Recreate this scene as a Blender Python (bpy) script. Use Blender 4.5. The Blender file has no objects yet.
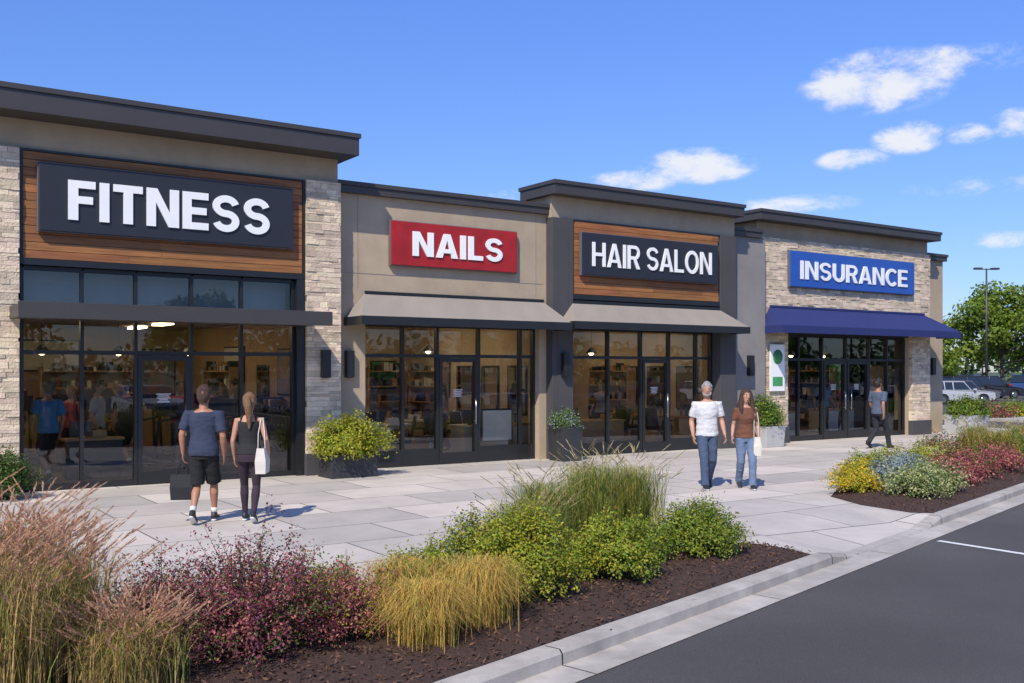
import bpy, math, random
import numpy as np
from mathutils import Vector, Matrix
import mathutils
random.seed(7)
rng = np.random.default_rng(7)
V = Vector
scene = bpy.context.scene

# ------------------------------------------------------------------ materials
def new_mat(name):
    m = bpy.data.materials.new(name); m.use_nodes = True
    nt = m.node_tree; nt.nodes.clear()
    return m, nt
def N(nt, t, **kw):
    n = nt.nodes.new(t)
    for k, v in kw.items(): setattr(n, k, v)
    return n
def pm(name, col, rough=.6, var=.12, scale=4., bump=0., bscale=60., metal=0., island=0., col2=None,
       spec=.5, stretch=None, detail=6, hue=0., stain=0., bdist=.02, sscale=.7):
    m, nt = new_mat(name); L = nt.links.new
    out = N(nt, 'ShaderNodeOutputMaterial'); b = N(nt, 'ShaderNodeBsdfPrincipled')
    b.inputs['Roughness'].default_value = rough; b.inputs['Metallic'].default_value = metal
    b.inputs['Specular IOR Level'].default_value = spec
    L(b.outputs[0], out.inputs[0])
    tc = N(nt, 'ShaderNodeTexCoord'); mp = N(nt, 'ShaderNodeMapping'); L(tc.outputs['Object'], mp.inputs[0])
    if stretch: mp.inputs['Scale'].default_value = stretch
    nz = N(nt, 'ShaderNodeTexNoise'); nz.inputs['Scale'].default_value = scale; nz.inputs['Detail'].default_value = detail
    nz.inputs['Roughness'].default_value = .6
    L(mp.outputs[0], nz.inputs[0])
    rp = N(nt, 'ShaderNodeValToRGB'); rp.color_ramp.elements[0].position = .3; rp.color_ramp.elements[1].position = .7
    c = list(col); c2 = list(col2) if col2 else [x*(1-var) for x in c]; c1 = [min(1, x*(1+var)) for x in c] if not col2 else c
    rp.color_ramp.elements[0].color = c2+[1]; rp.color_ramp.elements[1].color = c1+[1]
    L(nz.outputs[0], rp.inputs[0]); src = rp.outputs[0]
    if island:
        g = N(nt, 'ShaderNodeNewGeometry'); hs = N(nt, 'ShaderNodeHueSaturation')
        mr = N(nt, 'ShaderNodeMapRange'); mr.inputs[3].default_value = 1-island; mr.inputs[4].default_value = 1+island
        L(g.outputs['Random Per Island'], mr.inputs[0]); L(mr.outputs[0], hs.inputs['Value'])
        if hue:
            ml = N(nt, 'ShaderNodeMath', operation='MULTIPLY'); ml.inputs[1].default_value = 7.31
            fr = N(nt, 'ShaderNodeMath', operation='FRACT'); L(g.outputs['Random Per Island'], ml.inputs[0]); L(ml.outputs[0], fr.inputs[0])
            m2 = N(nt, 'ShaderNodeMapRange'); m2.inputs[3].default_value = .5-hue; m2.inputs[4].default_value = .5+hue
            L(fr.outputs[0], m2.inputs[0]); L(m2.outputs[0], hs.inputs['Hue'])
        L(src, hs.inputs['Color']); src = hs.outputs[0]
    if stain:
        n3 = N(nt, 'ShaderNodeTexNoise'); n3.inputs['Scale'].default_value = sscale; n3.inputs['Detail'].default_value = 8
        L(tc.outputs['Object'], n3.inputs[0])
        m3 = N(nt, 'ShaderNodeMapRange'); m3.inputs[1].default_value = .35; m3.inputs[2].default_value = .7
        m3.inputs[3].default_value = 1-stain; m3.inputs[4].default_value = 1+stain*.4
        L(n3.outputs[0], m3.inputs[0])
        h3 = N(nt, 'ShaderNodeHueSaturation'); L(m3.outputs[0], h3.inputs['Value']); L(src, h3.inputs['Color']); src = h3.outputs[0]
    L(src, b.inputs['Base Color'])
    if bump:
        n2 = N(nt, 'ShaderNodeTexNoise'); n2.inputs['Scale'].default_value = bscale; n2.inputs['Detail'].default_value = 4
        L(mp.outputs[0], n2.inputs[0])
        bp = N(nt, 'ShaderNodeBump'); bp.inputs['Strength'].default_value = bump; bp.inputs['Distance'].default_value = bdist
        L(n2.outputs[0], bp.inputs['Height']); L(bp.outputs[0], b.inputs['Normal'])
    return m
def leafmat(name, col, island=.35, hue=.03, trans=.35, rough=.55):
    m, nt = new_mat(name); L = nt.links.new
    out = N(nt, 'ShaderNodeOutputMaterial'); b = N(nt, 'ShaderNodeBsdfPrincipled'); b.inputs['Roughness'].default_value = rough
    b.inputs['Specular IOR Level'].default_value = .3
    t = N(nt, 'ShaderNodeBsdfTranslucent'); mx = N(nt, 'ShaderNodeMixShader'); mx.inputs[0].default_value = trans
    g = N(nt, 'ShaderNodeNewGeometry'); hs = N(nt, 'ShaderNodeHueSaturation'); hs.inputs['Color'].default_value = (*col, 1)
    mr = N(nt, 'ShaderNodeMapRange'); mr.inputs[3].default_value = 1-island; mr.inputs[4].default_value = 1+island
    L(g.outputs['Random Per Island'], mr.inputs[0]); L(mr.outputs[0], hs.inputs['Value'])
    ml = N(nt, 'ShaderNodeMath', operation='MULTIPLY'); ml.inputs[1].default_value = 7.31
    fr = N(nt, 'ShaderNodeMath', operation='FRACT'); L(g.outputs['Random Per Island'], ml.inputs[0]); L(ml.outputs[0], fr.inputs[0])
    m2 = N(nt, 'ShaderNodeMapRange'); m2.inputs[3].default_value = .5-hue; m2.inputs[4].default_value = .5+hue
    L(fr.outputs[0], m2.inputs[0]); L(m2.outputs[0], hs.inputs['Hue'])
    L(hs.outputs[0], b.inputs['Base Color']); L(hs.outputs[0], t.inputs[0])
    L(b.outputs[0], mx.inputs[1]); L(t.outputs[0], mx.inputs[2]); L(mx.outputs[0], out.inputs[0])
    return m
def glassmat():
    m, nt = new_mat('storefront_glass'); L = nt.links.new
    out = N(nt, 'ShaderNodeOutputMaterial'); t = N(nt, 'ShaderNodeBsdfTransparent'); t.inputs[0].default_value = (.86, .89, .88, 1)
    g = N(nt, 'ShaderNodeBsdfGlossy'); g.inputs['Roughness'].default_value = .0; g.inputs[0].default_value = (.95, .97, 1, 1)
    fr = N(nt, 'ShaderNodeFresnel'); fr.inputs[0].default_value = 1.5
    ma = N(nt, 'ShaderNodeMath', operation='MULTIPLY_ADD'); ma.inputs[1].default_value = 1.3; ma.inputs[2].default_value = .03; ma.use_clamp = True
    mx = N(nt, 'ShaderNodeMixShader'); L(fr.outputs[0], ma.inputs[0]); L(ma.outputs[0], mx.inputs[0])
    L(t.outputs[0], mx.inputs[1]); L(g.outputs[0], mx.inputs[2]); L(mx.outputs[0], out.inputs[0])
    return m
def emit(name, col, s):
    m, nt = new_mat(name); out = N(nt, 'ShaderNodeOutputMaterial'); e = N(nt, 'ShaderNodeEmission')
    e.inputs[0].default_value = (*col, 1); e.inputs[1].default_value = s; nt.links.new(e.outputs[0], out.inputs[0]); return m
def pavemat():
    m, nt = new_mat('paving_concrete'); L = nt.links.new
    out = N(nt, 'ShaderNodeOutputMaterial'); b = N(nt, 'ShaderNodeBsdfPrincipled'); b.inputs['Roughness'].default_value = .75
    tc = N(nt, 'ShaderNodeTexCoord'); mp = N(nt, 'ShaderNodeMapping'); mp.inputs['Location'].default_value = (.35, .2, 0)
    L(tc.outputs['Object'], mp.inputs[0])
    br = N(nt, 'ShaderNodeTexBrick'); br.offset = .5; br.offset_frequency = 2
    br.inputs['Scale'].default_value = 1.; br.inputs['Brick Width'].default_value = 1.8; br.inputs['Row Height'].default_value = 1.2
    br.inputs['Mortar Size'].default_value = .014; br.inputs['Mortar Smooth'].default_value = .2; br.inputs['Bias'].default_value = -.1
    br.inputs['Color1'].default_value = (.60, .54, .465, 1); br.inputs['Color2'].default_value = (.385, .355, .32, 1)
    br.inputs['Mortar'].default_value = (.15, .14, .125, 1)
    L(mp.outputs[0], br.inputs[0])
    n1 = N(nt, 'ShaderNodeTexNoise'); n1.inputs['Scale'].default_value = .9; n1.inputs['Detail'].default_value = 9; n1.inputs['Roughness'].default_value = .68
    n2 = N(nt, 'ShaderNodeTexNoise'); n2.inputs['Scale'].default_value = 90; n2.inputs['Detail'].default_value = 3
    L(tc.outputs['Object'], n1.inputs[0]); L(tc.outputs['Object'], n2.inputs[0])
    a = N(nt, 'ShaderNodeMapRange'); a.inputs[1].default_value = .3; a.inputs[2].default_value = .7; a.inputs[3].default_value = .82; a.inputs[4].default_value = 1.1
    c = N(nt, 'ShaderNodeMapRange'); c.inputs[1].default_value = .3; c.inputs[2].default_value = .7; c.inputs[3].default_value = .90; c.inputs[4].default_value = 1.10
    L(n1.outputs[0], a.inputs[0]); L(n2.outputs[0], c.inputs[0])
    mu = N(nt, 'ShaderNodeMath', operation='MULTIPLY'); L(a.outputs[0], mu.inputs[0]); L(c.outputs[0], mu.inputs[1])
    hs = N(nt, 'ShaderNodeHueSaturation'); L(br.outputs[0], hs.inputs['Color']); L(mu.outputs[0], hs.inputs['Value'])
    L(hs.outputs[0], b.inputs['Base Color'])
    bp = N(nt, 'ShaderNodeBump'); bp.inputs['Strength'].default_value = .15; bp.inputs['Distance'].default_value = .01
    L(n2.outputs[0], bp.inputs['Height']); L(bp.outputs[0], b.inputs['Normal']); L(b.outputs[0], out.inputs[0])
    return m

M = {}
M['stucco'] = pm('stucco_tan', (.45, .355, .245), .9, .08, 2.5, .5, 130, stain=.12)
M['stucco2'] = pm('stucco_grey', (.25, .235, .22), .9, .07, 2.5, .4, 130, stain=.08)
M['stone'] = pm('ledger_stone', (.62, .50, .36), .85, .18, 6, .8, 30, island=.27, hue=.014)
M['mortar'] = pm('mortar', (.20, .17, .13), .95)
M['wood'] = pm('cedar_plank', (.36, .145, .046), .6, .1, 5, .25, 30, island=.24, hue=.008, col2=(.19, .07, .022), stretch=(.35, 3, 9))
M['fascia'] = pm('fascia_metal', (.062, .056, .053), .45, .06, 1.5, metal=.2)
M['char'] = pm('charcoal_stucco', (.066, .063, .066), .8, .06, 3, .35, 120, stain=.08)
M['black'] = pm('black_aluminium', (.016, .017, .019), .35, .1, 3)
M['fabric'] = pm('awning_fabric_grey', (.28, .245, .205), .85, .05, 30, .15, 200, stain=.08)
M['bluef'] = pm('awning_fabric_blue', (.016, .026, .12), .8, .06, 30, .15, 200)
M['signdark'] = pm('sign_panel_charcoal', (.020, .022, .030), .5, .08, 2, .05, 20)
M['signred'] = pm('sign_panel_red', (.34, .014, .014), .45, .16, 3, .08, 40)
M['signblue'] = pm('sign_panel_blue', (.022, .09, .38), .4, .08, 2)
M['white'] = pm('sign_letter_white', (.86, .86, .84), .4, .02, 2)
M['rim'] = pm('sign_edge', (.12, .12, .14), .4, .05)
M['pave'] = pavemat()
M['kerb'] = pm('kerb_concrete', (.42, .385, .335), .85, .16, 5, .35, 90, stain=.22, sscale=1.3)
M['asph'] = pm('asphalt', (.098, .090, .085), .9, .5, 110, .9, 130, stain=.25, sscale=.35)
M['paint'] = pm('road_paint', (.66, .66, .64), .7, .2, 25)
M['earth'] = pm('ground_grass', (.07, .09, .035), .95, .3, 1.5)
M['mulch'] = pm('mulch', (.052, .027, .018), .95, .4, 40, 1., 50)
M['chips'] = pm('mulch_chips', (.085, .042, .026), .95, .2, 10, island=.6)
M['glass'] = glassmat()
M['intwall'] = pm('interior_wall', (.44, .29, .17), .8, .12, 1.2)
M['intwall2'] = pm('interior_wall_light', (.60, .46, .31), .8, .08, 1.2)
M['intfloor'] = pm('interior_floor', (.20, .165, .125), .4, .15, 2)
M['ceil'] = pm('ceiling_tile', (.36, .31, .26), .8, .05)
M['bulk'] = pm('sky_reflection_tone', (.36, .38, .40), .8, .06)  # blue-grey that stands in for sky reflected in the clerestory glass
M['lamp'] = emit('lamp_panel', (1, .76, .48), 11)
M['roofm'] = pm('roof_membrane', (.3, .3, .3), .9)
M['planterd'] = pm('planter_charcoal', (.032, .033, .036), .6, .1, 3, .1, 60)
M['planterl'] = pm('planter_concrete', (.42, .42, .41), .8, .08, 3, .2, 60)
M['soil'] = pm('soil', (.04, .025, .018), .95)
M['bark'] = pm('bark', (.10, .075, .055), .9, .2, 12, .5, 30)
M['twig'] = pm('twig', (.11, .075, .045), .9, .2, 12)
M['shiny'] = pm('brushed_metal', (.5, .5, .5), .3, .05, metal=1.)
M['woodl'] = pm('light_wood', (.42, .25, .12), .5, .2, 4, stretch=(1, 1, 6))
M['cream'] = pm('cream_board', (.62, .58, .5), .6, .05)
M['art'] = pm('art_print', (.45, .2, .12), .6, .3, 3, col2=(.08, .2, .28))
M['artg'] = pm('green_print', (.06, .3, .1), .6, .3, 5)
M['rubber'] = pm('rubber', (.02, .02, .02), .8)
M['dark'] = pm('dark_plastic', (.03, .03, .035), .5)
M['mirror'] = pm('mirror', (.7, .7, .7), .03, .01, metal=1.)
# leaves
M['lgreen'] = leafmat('leaf_green', (.10, .17, .028))
M['lyel'] = leafmat('leaf_yellow_green', (.37, .37, .03))
M['lbright'] = leafmat('leaf_bright_green', (.22, .29, .032))
M['lpurple'] = leafmat('leaf_barberry', (.19, .05, .066), .5, .03)
M['lpink'] = leafmat('leaf_coral', (.45, .16, .13), .45, .03)
M['lsilver'] = leafmat('leaf_silver', (.28, .34, .33), .3, .01)
M['lcream'] = leafmat('leaf_variegated', (.42, .44, .19), .35, .02)
M['ldark'] = leafmat('leaf_dark', (.035, .07, .018))
M['lred'] = leafmat('leaf_rose', (.34, .08, .08), .5, .03)
M['fyel'] = leafmat('flower_yellow', (.70, .48, .03), .2, .01)
M['ltree'] = leafmat('leaf_tree', (.19, .27, .035), .35, .02, .45)
M['ldist'] = leafmat('leaf_distant', (.07, .11, .035), .35, .02)
M['ggold'] = leafmat('grass_gold', (.62, .42, .10), .3, .015)
M['ggreen'] = leafmat('grass_green', (.24, .29, .06), .35, .02)
M['gtan'] = leafmat('grass_tan', (.52, .36, .14), .35, .02)
M['plume'] = leafmat('grass_plume', (.62, .38, .24), .3, .02)
M['plumel'] = leafmat('grass_plume_light', (.52, .44, .22), .3, .02)

# ------------------------------------------------------------------ mesh builder
class MB:
    def __init__(s): s.v = []; s.f = []; s.m = []; s.s = []
    def add(s, vs, fs, mi=0, smooth=False):
        o = len(s.v); s.v += [tuple(p) for p in vs]
        for f in fs: s.f.append(tuple(i+o for i in f)); s.m.append(mi); s.s.append(smooth)
    def box(s, x0, x1, y0, y1, z0, z1, mi=0):
        s.add([(x0,y0,z0),(x1,y0,z0),(x1,y1,z0),(x0,y1,z0),(x0,y0,z1),(x1,y0,z1),(x1,y1,z1),(x0,y1,z1)],
              [(0,3,2,1),(4,5,6,7),(0,1,5,4),(1,2,6,5),(2,3,7,6),(3,0,4,7)], mi)
    def quad(s, a, b, c, d, mi=0): s.add([a, b, c, d], [(0, 1, 2, 3)], mi)
    def loft(s, pts, rads, seg=12, mi=0, ref=(0, 1, 0), rnd=False, smooth=True):
        pts = [V(p) for p in pts]; R0 = V(ref)
        rads = [(r, r) if not isinstance(r, (tuple, list)) else r for r in rads]
        tg = []
        for i in range(len(pts)):
            a = pts[max(0, i-1)]; b = pts[min(len(pts)-1, i+1)]; t = (b-a)
            tg.append(t.normalized() if t.length > 1e-9 else V((0, 0, 1)))
        rings = []
        def ring(p, t, rx, ry):
            b = (R0 - t*R0.dot(t)); b = b.normalized() if b.length > .05 else V((0, 0, 1)).cross(t).normalized()
            a = b.cross(t).normalized()
            return [p + a*rx*math.cos(2*math.pi*j/seg) + b*ry*math.sin(2*math.pi*j/seg) for j in range(seg)]
        if rnd:
            r = min(rads[0])
            for k in (.97, .8, .45):
                q = math.sqrt(1-k*k); rings.append(ring(pts[0]-tg[0]*r*k, tg[0], rads[0][0]*max(q,.1), rads[0][1]*max(q,.1)))
        for p, t, r in zip(pts, tg, rads): rings.append(ring(p, t, *r))
        if rnd:
            r = min(rads[-1])
            for k in (.45, .8, .97):
                q = math.sqrt(1-k*k); rings.append(ring(pts[-1]+tg[-1]*r*k, tg[-1], rads[-1][0]*max(q,.1), rads[-1][1]*max(q,.1)))
        vs = [p for rg in rings for p in rg]; fs = []
        n = len(rings)
        for i in range(n-1):
            for j in range(seg):
                k = (j+1) % seg
                fs.append((i*seg+j, i*seg+k, (i+1)*seg+k, (i+1)*seg+j))
        fs.append(tuple(range(seg-1, -1, -1))); fs.append(tuple((n-1)*seg+j for j in range(seg)))
        s.add(vs, fs, mi, smooth)
    def ell(s, c, r, mi=0, seg=12, rings=8):
        c = V(c); pts = []; rad = []
        for i in range(rings+1):
            a = -math.pi/2 + math.pi*i/rings; a = max(-1.5, min(1.5, a))
            pts.append(c+V((0, 0, r[2]*math.sin(a)))); rad.append((r[0]*math.cos(a), r[1]*math.cos(a)))
        s.loft(pts, rad, seg, mi)
    def mesh(s, name, mats):
        me = bpy.data.meshes.new(name); me.from_pydata(s.v, [], s.f)
        for m in mats: me.materials.append(m)
        me.polygons.foreach_set('material_index', s.m); me.polygons.foreach_set('use_smooth', s.s); me.update()
        return me
    def obj(s, name, mats, parent=None, bevel=0, loc=None):
        o = bpy.data.objects.new(name, s.mesh(name, mats)); scene.collection.objects.link(o)
        if parent: o.parent = parent
        if loc: o.location = loc
        if bevel:
            b = o.modifiers.new('bevel', 'BEVEL'); b.width = bevel; b.segments = 2; b.limit_method = 'ANGLE'; b.angle_limit = .7
        return o
def empty(name, loc=(0, 0, 0), rz=0, sc=1):
    e = bpy.data.objects.new(name, None); scene.collection.objects.link(e); e.location = loc; e.rotation_euler = (0, 0, rz); e.scale = (sc,)*3
    return e
def np_obj(name, Vt, Q, mats, mi=None, loc=(0, 0, 0), parent=None):
    me = bpy.data.meshes.new(name); me.from_pydata(Vt.tolist(), [], Q.tolist())
    for m in mats: me.materials.append(m)
    if mi is not None: me.polygons.foreach_set('material_index', mi.astype(np.int32))
    me.update(); o = bpy.data.objects.new(name, me); scene.collection.objects.link(o); o.location = loc
    if parent: o.parent = parent
    return o
def inst(o, loc, rz=0, sc=1, name=None):
    c = bpy.data.objects.new(name or o.name.split('.')[0], o.data); scene.collection.objects.link(c)
    c.location = loc; c.rotation_euler = (0, 0, rz); c.scale = (sc,)*3 if not isinstance(sc, tuple) else sc
    return c

# ------------------------------------------------------------------ camera
cam = bpy.data.cameras.new('camera'); co = bpy.data.objects.new('camera', cam); scene.collection.objects.link(co)
co.location = (0, -18.2, 2.04); co.rotation_euler = (math.pi/2, 0, -math.radians(34.5))
cam.lens = 35; cam.sensor_width = 36; cam.shift_y = .0278; cam.clip_end = 3000; cam.clip_start = .1
scene.camera = co
scene.view_settings.view_transform = 'Standard'; scene.view_settings.look = 'None'; scene.view_settings.exposure = 0

# ------------------------------------------------------------------ sun + sky
EL = math.radians(46); sh = V((.80, .60)).normalized()
sl = bpy.data.lights.new('sun', 'SUN'); sl.energy = 5.0; sl.angle = math.radians(.5); sl.color = (1, .915, .79)
so = bpy.data.objects.new('sun', sl); scene.collection.objects.link(so)
so.rotation_euler = V((sh.x*math.cos(EL), sh.y*math.cos(EL), -math.sin(EL))).to_track_quat('-Z', 'Y').to_euler()
w = bpy.data.worlds.new('World'); scene.world = w; w.use_nodes = True; nt = w.node_tree; nt.nodes.clear(); L = nt.links.new
wo = N(nt, 'ShaderNodeOutputWorld'); bg = N(nt, 'ShaderNodeBackground'); bg.inputs[1].default_value = .1
sky = N(nt, 'ShaderNodeTexSky'); sky.sky_type = 'NISHITA'; sky.sun_disc = False; sky.sun_elevation = EL
sky.sun_rotation = math.atan2(-sh.x, -sh.y) % (2*math.pi); sky.ozone_density = 2.0; sky.air_density = 1.0; sky.dust_density = .3
tc = N(nt, 'ShaderNodeTexCoord')
nz = N(nt, 'ShaderNodeTexNoise'); nz.inputs['Scale'].default_value = 21; nz.inputs['Detail'].default_value = 12; nz.inputs['Roughness'].default_value = .66
nz.inputs['Distortion'].default_value = .2
mpn = N(nt, 'ShaderNodeMapping'); mpn.inputs['Scale'].default_value = (1, 1, 1.9); L(tc.outputs['Generated'], mpn.inputs[0]); L(mpn.outputs[0], nz.inputs[0])
def cdir(px, py):
    a = (px-512)/995; return V((.5664+.8241*a, .8241-.5664*a, (370-py)/995)).normalized()
acc = None
def math_(op, a, b=None, clamp=False):
    n = N(nt, 'ShaderNodeMath', operation=op); n.use_clamp = clamp
    for i, x in enumerate((a, b)):
        if x is None: continue
        if isinstance(x, (int, float)): n.inputs[i].default_value = x
        else: L(x, n.inputs[i])
    return n.outputs[0]
# clouds: azimuth/elevation given through the direction they stand in, with angular half-width and half-height
for px, py, cw, ch, st in [(878,82,76,32,1.05),(935,66,42,20,.9),(908,138,36,17,1),(852,160,38,12,.8),(698,166,64,20,1.05),(632,182,52,13,1.0),
                       (968,134,26,11,.8),(1020,122,28,15,1.05),(795,205,66,11,.75),(500,196,30,8,.6),(1000,240,42,9,.7),(975,186,70,11,.45),(985,58,50,16,.4),(1120,90,60,20,.9),(1200,170,90,20,.9),
                       (-350,150,120,24,.9),(-150,60,90,24,.8),(250,-150,120,30,.7)]:
    c = cdir(px, py); r = V((c.y, -c.x, 0)).normalized(); u = r.cross(c).normalized()
    def dot(vec, k):
        d = N(nt, 'ShaderNodeVectorMath', operation='DOT_PRODUCT'); L(tc.outputs['Generated'], d.inputs[0]); d.inputs[1].default_value = vec*k
        return d.outputs['Value']
    kx = 995/cw; ky = 995/ch
    dx = dot(r, kx); dy = math_('SUBTRACT', dot(u, ky), float(u.dot(c)*ky)); front = dot(c, 1)
    rr = math_('ADD', math_('MULTIPLY', dx, dx), math_('MULTIPLY', dy, dy))
    m_ = math_('MULTIPLY', math_('MULTIPLY', math_('SUBTRACT', 1.0, rr, True), st), math_('GREATER_THAN', front, .2))
    acc = m_ if acc is None else math_('MAXIMUM', acc, m_)
nn = math_('MULTIPLY', math_('SUBTRACT', nz.outputs[0], .51), 4.8)
dens = math_('ADD', math_('MULTIPLY', acc, 1.35), math_('MULTIPLY', nn, math_('MINIMUM', math_('MULTIPLY', acc, 2.5), 1.)))
mr = N(nt, 'ShaderNodeMapRange'); mr.interpolation_type = 'SMOOTHSTEP'; mr.inputs[1].default_value = .05; mr.inputs[2].default_value = 1.65; L(dens, mr.inputs[0])
# clear dry-air tint of the physical sky: deeper blue overhead, pale towards the horizon
sx_ = N(nt, 'ShaderNodeSeparateXYZ'); L(tc.outputs['Generated'], sx_.inputs[0])
em_ = N(nt, 'ShaderNodeMapRange'); em_.inputs[1].default_value = -.02; em_.inputs[2].default_value = .40; L(sx_.outputs['Z'], em_.inputs[0])
tn = N(nt, 'ShaderNodeMix', data_type='RGBA'); tn.clamp_result = False; L(em_.outputs[0], tn.inputs[0]); tn.inputs[6].default_value = (.76, .86, 1.12, 1); tn.inputs[7].default_value = (.92, 1.28, 2.15, 1)
ms = N(nt, 'ShaderNodeVectorMath', operation='MULTIPLY'); L(sky.outputs[0], ms.inputs[0]); L(tn.outputs[2], ms.inputs[1])
mx = N(nt, 'ShaderNodeMix', data_type='RGBA'); mx.clamp_result = False; L(math_('MULTIPLY', mr.outputs[0], .9), mx.inputs[0]); L(ms.outputs[0], mx.inputs[6])
mx.inputs[7].default_value = (9.0, 9.1, 9.4, 1); L(mx.outputs[2], bg.inputs[0]); L(bg.outputs[0], wo.inputs[0])

# ------------------------------------------------------------------ ground, lot, sidewalk, kerb
KD = V((.965, .2625, 0)).normalized(); KN = V((-KD.y, KD.x, 0)); K0 = V((3.45, -12.7, 0))
def K(s, n, z=0.): p = K0+KD*s+KN*n; return (p.x, p.y, z)
g = MB(); g.quad((-900, -900, -.16), (900, -900, -.16), (900, 900, -.16), (-900, 900, -.16)); g.obj('ground', [M['earth']])
g = MB(); g.quad((-70, -75, -.12), (135, -75, -.12), (135, 70, -.12), (-70, 70, -.12)); g.obj('parking_lot', [M['asph']])
SS = [-17, 5.9, 6.7, 8.9, 9.7, 32]; ZZ = [0, 0, -.105, -.105, 0, 0]
def topz(s): return float(np.interp(s, SS, ZZ))
g = MB()
for i in range(5):
    a, b = SS[i], SS[i+1]
    g.quad(K(a, .17, ZZ[i]), K(b, .17, ZZ[i+1]), K(b, 1.4, 0), K(a, 1.4, 0))
a = K(-17, 1.4); b = K(32, 1.4)
g.add([a, b, (b[0], 2, 0), (a[0], 2, 0)], [(0, 1, 2, 3)])
g.quad((30.45, 2, 0), (b[0], 2, 0), (b[0], 20, 0), (30.45, 20, 0))
g.quad((b[0], 20, 0), (b[0], b[1], 0), (b[0], b[1], -.15), (b[0], 20, -.15))
g.obj('sidewalk', [M['pave']])
g = MB(); BK = sorted(set([-17+3*i for i in range(17)]+[5.9, 6.3, 6.7, 8.9, 9.3, 9.7]) - {7, 10, 4, 31})+[32]
for s, e in zip(BK[:-1], BK[1:]):
    s1 = e-.014; z0, z1 = topz(s)+.004, topz(s1)+.004
    prof = [(0, -.14), (0.006, -.03), (.03, 0), (.18, 0.0)]
    f = lambda n, h, zz, ss: K(ss, n, (zz+h) if h > -.1 else -.14)
    for k in range(3):
        (n0, h0), (n1, h1) = prof[k], prof[k+1]
        g.quad(f(n0, h0, z0, s), f(n0, h0, z1, s1), f(n1, h1, z1, s1), f(n1, h1, z0, s))
g.obj('kerb', [M['kerb']])
g = MB(); s = -17.
while s < 32:
    e = min(32, s+3.0); g.quad(K(s, -.30, -.113), K(e-.014, -.30, -.113), K(e-.014, .01, -.108), K(s, .01, -.108)); s = e
g.obj('gutter', [M['kerb']])
g = MB()
for x in [11.55, 17.25, 20.1, 22.9]:
    yk = -13.638+.272*x-.40
    g.quad((x-.05, yk-5.2, -.114), (x+.05, yk-5.2, -.114), (x+.05, yk, -.114), (x-.05, yk, -.114))
for x in range(-40, 100, 3): g.quad((x-.05, -34, -.114), (x+.05, -34, -.114), (x+.05, -24, -.114), (x-.05, -24, -.114))
g.obj('parking_stripes', [M['paint']])

def leafquads(P, nrm, Lg, Wd, jit=.8, up=0.):
    n = len(P); nr = nrm+rng.normal(0, jit, (n, 3)); nr /= np.linalg.norm(nr, axis=1)[:, None]
    t = rng.normal(0, 1, (n, 3)); t[:, 2] += up; t -= nr*(t*nr).sum(1)[:, None]; t /= np.linalg.norm(t, axis=1)[:, None]+1e-9
    b = np.cross(nr, t); s = rng.uniform(.65, 1.25, (n, 1))
    Vt = np.stack([P-t*Lg*.5*s, P+b*Wd*.5*s, P+t*Lg*.5*s, P-b*Wd*.5*s], 1).reshape(-1, 3)
    return Vt, np.arange(n*4).reshape(-1, 4)
def bed(name, poly, mound, seed, nchips, cell=.12):
    xs = [p[0] for p in poly]; ys = [p[1] for p in poly]
    def inside(x, y):
        c = False; j = len(poly)-1
        for i in range(len(poly)):
            xi, yi = poly[i]; xj, yj = poly[j]
            if (yi > y) != (yj > y) and x < (xj-xi)*(y-yi)/(yj-yi)+xi: c = not c
            j = i
        return c
    def edged(x, y):
        d = 9
        for i in range(len(poly)):
            a = V(poly[i]).to_2d(); b = V(poly[(i+1) % len(poly)]).to_2d(); p = V((x, y)); t = max(0, min(1, (p-a).dot(b-a)/(b-a).length_squared))
            d = min(d, (p-(a+(b-a)*t)).length)
        return d
    vs = [V((p[0], p[1])) for p in poly]; n = len(poly); edges = [(i, (i+1) % n) for i in range(n)]
    r = random.Random(seed)
    x = min(xs)
    while x < max(xs):
        y = min(ys)
        while y < max(ys):
            px, py = x+r.uniform(-.3, .3)*cell, y+r.uniform(-.3, .3)*cell
            if inside(px, py) and edged(px, py) > cell*.5: vs.append(V((px, py)))
            y += cell
        x += cell
    res = mathutils.geometry.delaunay_2d_cdt(vs, edges, [list(range(n))], 1, 1e-5)
    def hz(x, y):
        d = edged(x, y); return .006+min(1, d/.6)*mound
    vv = [(p.x, p.y, hz(p.x, p.y)+(r.uniform(0, .025) if edged(p.x, p.y) > .05 else 0)) for p in res[0]]
    b = MB(); b.add(vv, res[2], 0, True); parent = b.obj(name, [M['mulch']])
    P = []
    while len(P) < nchips:
        x, y = r.uniform(min(xs), max(xs)), r.uniform(min(ys), max(ys))
        if inside(x, y): P.append((x, y, hz(x, y)+r.uniform(.008, .035)))
    for _ in range(nchips//60):
        x, y = r.uniform(min(xs), max(xs)), r.uniform(min(ys), max(ys))
        if not inside(x, y) and edged(x, y) < .16: P.append((x, y, .012))
    P = np.array(P); C = leafquads(P, np.tile([0, 0, 1.], (len(P), 1)), .055, .018, .6)
    np_obj('bark_chips', C[0], C[1], [M['chips']], parent=parent)
left_bed = [K(-14, .19)[:2], K(5.75, .19)[:2], (9.0, -10.6), (8.95, -10.2), (8.4, -9.7), (7.6, -9.25), (6.8, -9.05), (5.9, -9.15), (4.6, -9.6), (3.2, -10.1), (1.9, -10.15), (.8, -9.7), (-1, -9.7), (-6, -12), K(-14, .9)[:2]]
bed('planting_bed', left_bed, .07, 3, 22000)
right_bed = [K(9.9, .19)[:2], K(30, .19)[:2], (32, -2.2), (25, -2.9), (20, -4.7), (17.3, -5.9), (14.6, -7.1), (13.3, -7.9), (12.85, -8.8), (12.75, -9.7)]
bed('planting_bed', right_bed, .10, 5, 9000, .25)

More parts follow.
